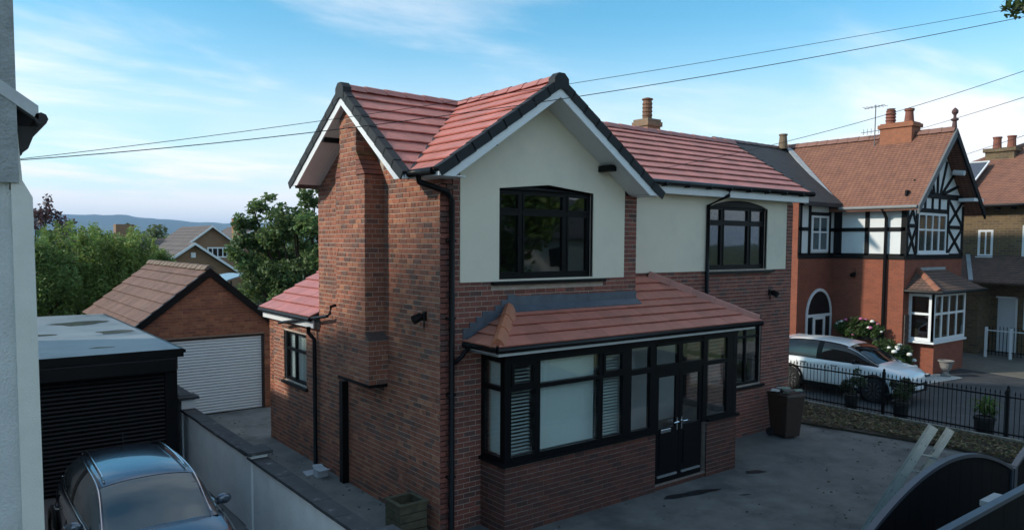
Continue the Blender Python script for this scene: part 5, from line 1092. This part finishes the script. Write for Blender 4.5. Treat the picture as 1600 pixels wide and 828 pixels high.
while y > -6.05:
    if min(abs(y-p) for p in (-.30,-3.2)) > .05: o = obj('bar', BARM, None, fn); o.location = Vector((FX,y,.06))-Vector(fn.location)
    y -= .105

# ================================================================ GATE, LADDER
GATE = mat('gate_sheet',(.005,.0055,.007),.6,noise=.2,nscale=3,spec=.06); GCAP = mat('gate_frame_steel',(.05,.065,.09),.4,.2,noise=.15,nscale=5)
def gate_leaf(label, y, x0, x1, zf, name='driveway_gate'):
    g = thing(name, label, 'gate', ((x0+x1)/2,y,0), 'black driveway gates'); n = 26; xs = [x0+(x1-x0)*i/n for i in range(n+1)]
    nb = 12
    for i in range(nb):
        a, b = x0+.03+(x1-x0-.06)*i/nb, x0+.03+(x1-x0-.06)*(i+1)/nb-.006; ps = [(a,y,.08),(b,y,.08)]+[(b+(a-b)*j/4, y, zf(b+(a-b)*j/4)-.03) for j in range(5)]
        obj('board', MB().prism(ps, (0,.022,0)), GATE, g)
    mb = MB()
    for a, b in zip(xs, xs[1:]): mb.prism([(a,y-.03,zf(a)-.03),(b,y-.03,zf(b)-.03),(b,y-.03,zf(b)+.02),(a,y-.03,zf(a)+.02)], (0,.085,0))
    obj('top_rail', mb, GCAP, g); 
    for x in (x0,x1-.05): obj('stile', MB().box(x,x+.05,y-.028,y+.052,.05,zf(x+.02)-.03), GCAP, g)
    obj('bottom_rail', MB().box(x0+.05,x1-.05,y-.028,y+.05,.05,.11), GCAP, g); obj('middle_rail', MB().box(x0+.05,x1-.05,y+.024,y+.055,.75,.81), GCAP, g)
    return g
YG = -5.5
arcf = lambda a, b, z0, h: (lambda x: z0+h*math.sin(math.pi*min(max((x-a)/(b-a),0),1))**.85)
g1 = gate_leaf('black driveway gate leaf with a curved steel top, in front of the ladder', YG, 2.35, 6.98, arcf(2.0,7.35,.93,.76))
gp = obj('gate_post', MB().box(6.99,7.08,YG-.04,YG+.06,0,1.15), GCAP, g1)
g2 = gate_leaf('partly seen gate leaf with curved top at the right frame edge', YG, 7.10, 11.4, arcf(6.7,11.8,.93,.72))
g3 = gate_leaf('straight topped sliding gate nearest the viewer, bottom right corner', -6.6, 1.6, 6.8, lambda x: 1.73, 'sliding_gate')
obj('latch', MB().box(3.2,3.62,-6.52,-6.40,1.64,1.70), MATS['dull_alu'], g3)
# ladder leaning across to the gate
ALU = mat('weathered_aluminium',(.22,.245,.24),.55,.3,noise=.2,nscale=7,stain=(4,.58,.7,(.16,.16,.14)))
lad = thing('extension_ladder', 'grey aluminium extension ladder leaning behind the curved gate', 'ladder', (5.0,-4.3,0))
def unproject(px, py, depth):
    x = (px-800)/FPX; y = -(py-PPY)/FPX; return CAM+(Fv+R2*x+U2*y)*depth
lt = unproject(1455,664,10.55); lm = unproject(1352,824,10.75); ldir = (lt-lm).normalized(); lf = lm-ldir*(lm.z/ldir.z)
side = (lt-CAM); side.z = 0; side.normalize(); side = (side-ldir*side.dot(ldir)).normalized(); dep = ldir.cross(side).normalized(); dep = dep if dep.dot(R2) > 0 else -dep
Ln = (lt-lf).length
for sct, (a, b) in enumerate(((0,1.0),(.0,1.035),(.0,.80))):
    off = dep*(.05+.20*sct)+side*(.05*sct); wdt = .40-.08*sct
    sec = obj('ladder_section', MB(), ALU, lad); mb = MB()
    for s_ in (0,1): mb.bar(lf+off+side*(s_*wdt)+ldir*Ln*a, lf+off+side*(s_*wdt)+ldir*Ln*b, .028, .10-.02*sct, dep)
    sec.data = mb.mesh('ladder_section'); sec.data.materials.append(ALU)
    q = .18
    while q < Ln*b-.08: obj('rung', MB().tube([lf+off+ldir*q, lf+off+side*wdt+ldir*q], .017, 8), ALU, sec); q += .265
for i in range(7):      # hinge straps tying the folded sections together, seen as short rungs between the stiles
    p = lf+ldir*(.31+i*.265)-side*.005; obj('rung', MB().tube([p+dep*.10, p+dep*(.22 if i > 4 else .42)+ldir*.05], .016, 8), ALU, lad)
for i in range(8): 
    for j in (-1,1): p = lf+ldir*(.18+i*.265)-side*.0145+dep*(.05+.028*j); obj('rivet', MB().tube([p, p-side*.004], .007, 6), BLACK, lad)

# ================================================================ BIN, PLANTER, POTS, BOX
def taper(c, w0, d0, w1, d1, h, z=0, rot=0):
    cr, sr = math.cos(rot), math.sin(rot); f_ = lambda x, y, zz: (c[0]+x*cr-y*sr, c[1]+x*sr+y*cr, z+zz); mb = MB()
    loft(mb, [[f_(sx*w/2, sy_*d/2, zz) for sx, sy_ in ((-1,-1),(1,-1),(1,1),(-1,1))] for w, d, zz in ((w0,d0,0),(w1,d1,h))]); return mb
BINM = mat('brown_bin',(.045,.026,.018),.6,noise=.2,nscale=8); bc = (9.85,.16)
bn = thing('wheelie_bin', 'brown wheelie bin with rubbish heaped on its lid by the brick wall', 'bin', (bc[0],bc[1],0)); rot = R(-14)
obj('body', taper(bc, .44,.50,.56,.66,.96,.04,rot), BINM, bn, bevel=.02); obj('lid', taper(bc, .60,.72,.57,.68,.06,1.0,rot), BINM, bn, bevel=.015)
for s_ in (-1,1): p = Vector((bc[0]+s_*.2*math.cos(rot),bc[1]+.27,.1)); obj('wheel', MB().tube([p-Vector((.03,0,0)), p+Vector((.03,0,0))], .1, 14), TYRE, bn)
obj('handle', MB().tube([(bc[0]-.2,bc[1]+.37,1.02),(bc[0]+.2,bc[1]+.32,1.02)], .016, 6), BINM, bn)
obj('sticker', MB().obox((bc[0]+.31*math.cos(rot)+.0,bc[1]-.05,.62),(.004,.0,.0),(.0,.06,0),(0,0,.03)), mat('pale_sticker',(.4,.4,.38),.6), bn)
rb_ = thing('rubbish_heap', 'pale scraps and card heaped on the brown bin lid', 'rubbish', (bc[0],bc[1],1.06))
for i in range(9):
    x, y, a = bc[0]+random.uniform(-.24,.2), bc[1]+random.uniform(-.28,.26), random.uniform(0,3); z = 1.075+.011*i
    d = Vector((math.cos(a), math.sin(a), random.uniform(-.12,.12)))*random.uniform(.08,.2); e = Vector((-math.sin(a), math.cos(a), random.uniform(-.12,.12)))*random.uniform(.05,.12)
    obj('scrap', MB().obox((x,y,z), d, e, (0,0,.008)), mat('scrap_%d'%(i%3), [(.5,.5,.47),(.12,.11,.10),(.25,.3,.24)][i%3], .8, noise=.2), rb_)
WOODP = mat('weathered_planter',(.085,.075,.045),.9,noise=.4,nscale=9,bump=.5,bscale=30); pl = thing('wooden_planter', 'square weathered wooden planter box standing by the house corner', 'planter', (-.36,.42,0))
px0, px1, py0, py1, ph = -.60, -.12, .18, .66, .52
for i in range(4):
    z0, z1 = .01+i*ph/4, (i+1)*ph/4-.006
    for bxs in ((px0,px1,py0,py0+.03),(px0,px1,py1-.03,py1),(px0,px0+.03,py0+.031,py1-.031),(px1-.03,px1,py0+.031,py1-.031)): obj('board', MB().box(bxs[0],bxs[1],bxs[2],bxs[3],z0,z1), WOODP, pl)
for bxs in ((px0-.02,px1+.02,py0-.02,py0+.05),(px0-.02,px1+.02,py1-.05,py1+.02),(px0-.02,px0+.05,py0+.051,py1-.051),(px1-.05,px1+.02,py0+.051,py1-.051)): obj('rim', MB().box(*bxs,ph,ph+.03), WOODP, pl, bevel=.006)
obj('soil', MB().box(px0+.03,px1-.03,py0+.03,py1-.03,.2,.38), mat('dark_soil',(.012,.011,.010),1,noise=.3), pl)
cb_ = thing('cardboard_box', 'small white box left on the path under the downpipe', 'box', (-.24,3.95,0)); CB = mat('white_card',(.5,.52,.55),.8,noise=.1)
obj('body', MB().box(-.38,-.16,3.82,4.02,.006,.15), CB, cb_); obj('flap', MB().prism([(-.38,3.82,.152),(-.16,3.82,.152),(-.14,3.72,.17),(-.38,3.70,.16)],(0,0,.004)), CB, cb_); obj('flap', MB().prism([(-.38,4.02,.152),(-.16,4.02,.152),(-.17,4.13,.18),(-.36,4.12,.19)],(0,0,.004)), CB, cb_)
pp = tag(obj('paper_scrap', MB().prism([(-.50,4.05,.008),(-.28,4.10,.012),(-.25,4.36,.02),(-.46,4.38,.01)],(0,0,.004)), CB), 'crumpled white paper lying beside the small white box', 'paper')
for (x, y) in ((-.9,6.2),(-.3,6.55),(-1.2,8.3)): pass
# pots with plants along the fence
def plant_pot(label, x, y, pr, ph, n, spread, hgt, col, leaf, pm, name='potted_plant'):
    t = thing(name, label, 'plant', (x,y,0), 'potted plants by the fence'); obj('pot', MB().lathe([(pr*.75,.0),(pr*.95,ph*.8),(pr*1.05,ph*.82),(pr*1.05,ph),(pr*.9,ph),(pr*.85,ph*.9)], (x,y,0), 14), pm, t)
    mb = MB()
    for i in range(7): a = i*.9; mb.tube([(x,y,ph*.85),(x+.3*spread*math.cos(a),y+.3*spread*math.sin(a),ph+hgt*.5),(x+.7*spread*math.cos(a),y+.7*spread*math.sin(a),ph+hgt*.85)], [.012,.009,.004], 5)
    obj('stem', mb, BARK, t); V, K = leaves(clumpset((x,y,ph+hgt*.55), (spread,spread,hgt*.5), 12, spread*.4), n, leaf, col); leaf_object('foliage', V, K, t)
    return t
PBL = mat('black_pot',(.014,.014,.015),.5,noise=.2)
plant_pot('thin leafed shrub in black pot before the white car door', 14.0,.70,.2,.42,500,.28,.65,(.05,.07,.03),.05,PBL); plant_pot('shrub in black pot in front of the white car nose', 14.05,-.62,.22,.45,700,.32,.62,(.06,.075,.03),.05,PBL)
tp = plant_pot('feathery green fern in square black pot near the right fence post', 14.05,-2.62,.24,.42,200,.2,.3,(.10,.15,.03),.05,PBL)
mb = MB()
for i in range(46):
    a = random.uniform(0,6.28); r = random.uniform(.35,.62); h = random.uniform(.25,.5); mb.col = tuple(c*random.uniform(.7,1.3) for c in (.10,.16,.03))
    d = Vector((math.cos(a), math.sin(a), 0)); s_ = Vector((-d.y, d.x, 0))*.022; c0 = Vector((14.05,-2.62,.42)); m1 = c0+d*r*.5+k*h; e1 = c0+d*r+k*(h*.75)
    mb.face([c0-s_*.4, c0+s_*.4, m1+s_, m1-s_]); mb.face([m1-s_, m1+s_, e1])
obj('frond', mb, LEAF, tp, kind='stuff')
ur = tag(obj('stone_urn', MB().lathe([(.16,0),(.17,.06),(.10,.10),(.09,.18),(.17,.30),(.22,.50),(.26,.53),(.26,.57),(.2,.57),(.17,.5)], (21.75,1.35,0), 16), mat('grey_stone',(.2,.19,.18),.9,noise=.4,nscale=12,bump=.6,bscale=30)), 'carved grey stone urn standing before the red house bay', 'urn')
# flowering shrub and hanging basket by the red wall
def flowers(t, c, r, n, size, cols):
    for i in range(n):
        d = Vector((random.gauss(-.4,.8), random.gauss(-.6,.7), random.gauss(.5,.6))).normalized(); p = Vector((c[0]+d.x*r[0], c[1]+d.y*r[1], c[2]+d.z*r[2])); s_ = size*random.uniform(.7,1.2); mb = MB(); col = random.choice(cols)
        mb.lathe([(s_*.3,-s_*.6),(s_*.9,-s_*.3),(s_,0),(s_*.8,s_*.4),(s_*.3,s_*.65)], tuple(p), 8); obj('flower', mb, mat('petal_%s'%('w' if col[1] > .4 else 'p'), col, .8, noise=.15, nscale=20), t, smooth=True)
fs = thing('flowering_shrub', 'green shrub with round white flowers between car nose and bay', 'shrub', (19.6,2.2,0)); V, K = leaves(clumpset((19.6,2.2,.62),(.85,.7,.55),30,.3), 5200, .06, (.06,.11,.03)); leaf_object('foliage', V, K, fs)
mb = MB()
for i in range(8): a = i*.8; mb.tube([(19.6,2.2,-.02),(19.6+.5*math.cos(a),2.2+.4*math.sin(a),.7)], [.02,.008], 5)
obj('stem', mb, BARK, fs); flowers(fs, (19.6,2.2,.68), (.85,.7,.55), 15, .085, [(.66,.66,.62),(.7,.7,.66),(.66,.66,.62),(.45,.06,.22)])
hb = thing('hanging_flowers', 'basket of white and purple flowers hung on the red brick wall', 'flowers', (20.8,4.0,1.2)); V, K = leaves(clumpset((20.72,3.95,1.5),(.3,.85,.34),26,.2), 3200, .05, (.06,.11,.03)); leaf_object('foliage', V, K, hb)
obj('trough', MB().box(20.75,21.09,3.3,4.6,1.12,1.30), PBL, hb); flowers(hb, (20.7,3.95,1.55), (.3,.85,.34), 14, .075, [(.66,.66,.62),(.66,.66,.62),(.30,.18,.42),(.45,.12,.25)])

# ================================================================ FAR GARDENS: houses, canopy, fence
FBR = mat('far_buff_brick',(.3,.18,.1),.9,noise=.15,nscale=1,brickp=((.27,.15,.078),(.21,.115,.06),(.23,.16,.11),(.225,.075,.01)))
FTL = mat('far_brown_tile',(.13,.10,.09),.85,noise=.2,nscale=1.2,brickp=((.135,.105,.095),(.10,.08,.072),(.05,.04,.04),(.33,.3,.03)))
def far_house(name, label, c, wx, wy, zg, ze_, zr_, axis, loc_extra=None, brick=FBR, win=()):
    t = thing(name, label, 'house', (c[0],c[1],zg)); x0, x1, y0, y1 = c[0]-wx/2, c[0]+wx/2, c[1]-wy/2, c[1]+wy/2; mb = MB(); mb.box(x0,x1,y0,y1,zg-.5,ze_)
    if axis == 'y': mb.prism([(x0,y0,ze_),(x1,y0,ze_),(c[0],y0,zr_)], (0,wy,0))
    else: mb.prism([(x0,y0,ze_),(x0,y1,ze_),(x0,c[1],zr_)], (wx,0,0))
    obj('wall', mb, brick, t); mb = MB(); o_ = .4
    if axis == 'y':
        sl_ = (zr_-ze_)/(wx/2)
        for s_ in (-1,1): xe = c[0]+s_*(wx/2+o_); mb.prism([(xe,y0-o_,ze_-sl_*o_+.06),(c[0],y0-o_,zr_+.06),(c[0],y0-o_,zr_+.2),(xe,y0-o_,ze_-sl_*o_+.2)], (0,wy+2*o_,0))
        r_ = obj('roof', mb, FTL, t)
        for s_ in (-1,1): xe = c[0]+s_*(wx/2+o_); mb = MB(); mb.prism([(xe,y0-o_-.05,ze_-sl_*o_+.22),(c[0],y0-o_-.05,zr_+.22),(c[0],y0-o_-.05,zr_+.03),(xe,y0-o_-.05,ze_-sl_*o_+.03)], (0,.05,0)); obj('barge_board', mb, WHITE, r_)
    else:
        sl_ = (zr_-ze_)/(wy/2)
        for s_ in (-1,1): ye = c[1]+s_*(wy/2+o_); mb.prism([(x0-o_,ye,ze_-sl_*o_+.06),(x0-o_,c[1],zr_+.06),(x0-o_,c[1],zr_+.2),(x0-o_,ye,ze_-sl_*o_+.2)], (wx+2*o_,0,0))
        r_ = obj('roof', mb, FTL, t)
    for (a, b, z0, z1, nn) in win:
        xs = [(a+.06,.12)]+[(a+(b-a)*i/nn,.09) for i in range(1,nn)]+[(b-.06,.12)]; w_ = window(t, 'window', (0,y0-.04,0), (1,0,0), (0,-1,0), xs, [(z0+.06,.12),(z1-.06,.12)], None, WHITE, GLASSD)
    return t
h1 = far_house('distant_house', 'buff brick gabled house with a wide white upstairs window', (13.7,65), 4.6, 10, -2.0, 4.0, 5.75, 'y', win=((13.3,15.1,3.05,4.0,4),(11.9,12.5,3.4,3.9,1)))
h2 = far_house('distant_garage', 'low buff brick gabled building in front of the distant house', (8.2,49), 5.7, 8, -1.6, 2.3, 4.25, 'y')
obj('alarm_box', MB().box(8.0,8.3,44.85,45.0,3.4,3.75), WHITE, h2)
h3 = far_house('distant_terrace', 'long grey roofed house behind, with a square brick chimney', (8.0,70), 12, 8, -2.5, 2.6, 4.6, 'x'); obj('chimney', MB().box(7.6,9.2,69.4,70.6,4,6.1), FBR, h3)
h4 = far_house('distant_cottage', 'orange brick house with brown roof, half hidden by garden tree', (21.4,75), 5.4, 10, -2.2, 4.3, 6.0, 'y', brick=mat('far_orange_brick',(.28,.13,.07),.9,noise=.15)); obj('chimney', MB().box(19.3,20.0,71.5,72.3,4.8,7.0), MATS['far_orange_brick'], h4)
cn = thing('blue_canopy', 'curved blue grey canopy roof beyond the brick garage', 'canopy', (6.9,30,0)); mb = MB()
for i in range(10):
    a, b = 5.6+2.5*i/10, 5.6+2.5*(i+1)/10; za, zb_ = 2.55+.33*math.sin(math.pi*i/10)-.02*i, 2.55+.33*math.sin(math.pi*(i+1)/10)-.02*(i+1); mb.prism([(a,29,za),(b,29,zb_),(b,29,zb_+.05),(a,29,za+.05)], (0,3,0))
obj('roof', mb, mat('canopy_sheet',(.20,.29,.36),.3,noise=.1), cn)
for x in (5.8,7.9):
    for y in (29.1,31.8): obj('post', MB().box(x,x+.07,y,y+.07,-.6,2.55), BLACK, cn)
gf = thing('garden_fence', 'weathered timber garden fence under the blue canopy', 'fence', (7.3,28,0))
for i in range(30): x = 5.6+i*.13; obj('board', MB().box(x,x+.12,28,28.02,-.4,2.25+random.uniform(-.01,.01)), mat('fence_timber',(.10,.095,.075),.9,noise=.25), gf)
obj('top_rail', MB().box(5.55,9.5,27.97,28.05,2.27,2.33), MATS['fence_timber'], gf)

# ================================================================ PALE HOUSE over the road (seen only mirrored in the glass)
ph_ = thing('pale_house', 'pale rendered house across the road, mirrored in the upstairs glass', 'house', (20,-36,0)); obj('wall', MB().box(2,40,-42,-32,0,5.0), PEB, ph_)
mb = MB(); mb.prism([(1.5,-31.5,4.9),(1.5,-37,8.2),(1.5,-42.5,4.9)], (39,0,0)); obj('roof', mb, SLATE, ph_)
for i in range(7): x = 5+i*5; obj('window', MB().box(x,x+1.6,-31.99,-31.93,2.9,4.2), MATS['dark_pane'], ph_)

# ================================================================ OVERHEAD WIRES
WIRE = mat('black_cable',(.012,.012,.013),.6,noise=0)
def wire(label, pts, r=.011):
    P = [unproject(*p) for p in pts]; a, b = P[0], P[-1]; out = []
    for i in range(25):
        t = i/24
        if len(P) == 2: q = a+(b-a)*t
        else: q = a*((1-t)*(1-2*t))+P[1]*(4*t*(1-t))+b*(t*(2*t-1))
        out.append(q)
    tag(obj('overhead_cable', MB().tube(out, r, 5), WIRE), label, 'cable', 'overhead cables')
def mid(a, b, t, px, py):      # depth of the point at fraction of a straight 3D line, by screen x
    ia, ib = 1/a[2], 1/b[2]; f_ = (px-a[0])/(b[0]-a[0]); return (px, py, 1/(ia+(ib-ia)*f_))
a, b = (28,249,7.0), (1700,-8,10.2); wire('upper of two long cables crossing the sky above the gable ridge', [a, mid(a,b,.5,890,131.5), b], .0032)
a, b = (28,250.5,7.05), (1700,6,10.2); wire('lower of two long cables crossing the sky above the gable ridge', [a, mid(a,b,.5,908,150.5), b], .0045)
a, b = (1040,262,14.6), (1700,76,11); wire('single cable rising from the wing roof towards the right', [a, mid(a,b,.5,1330,195), b], .005)
a, b = (1437,202,25), (1700,118,12); wire('cable rising behind the red house finial to the right edge', [a, mid(a,b,.5,1560,165), b], .007)
a, b = (1508,242,26), (1700,180,13); wire('lowest short cable in front of the brown house chimney', [a, b], .007)

# ================================================================ 0.00013: the air between here and the hills
hm = bpy.data.materials.new('haze_air'); hm.use_nodes = True; nt = hm.node_tree; nt.nodes.clear(); ho = nt.nodes.new('ShaderNodeOutputMaterial'); hv = nt.nodes.new('ShaderNodeVolumePrincipled')
hv.inputs['Color'].default_value = (.42,.66,1.0,1); hv.inputs['Density'].default_value = 0.00013; nt.links.new(hv.outputs[0], ho.inputs['Volume'])
hz_ = obj('haze', MB().box(-10500,10500,-10500,10500,-140,240), hm, kind='stuff'); hz_['label'] = 'pale blue air between the gardens and far hills'
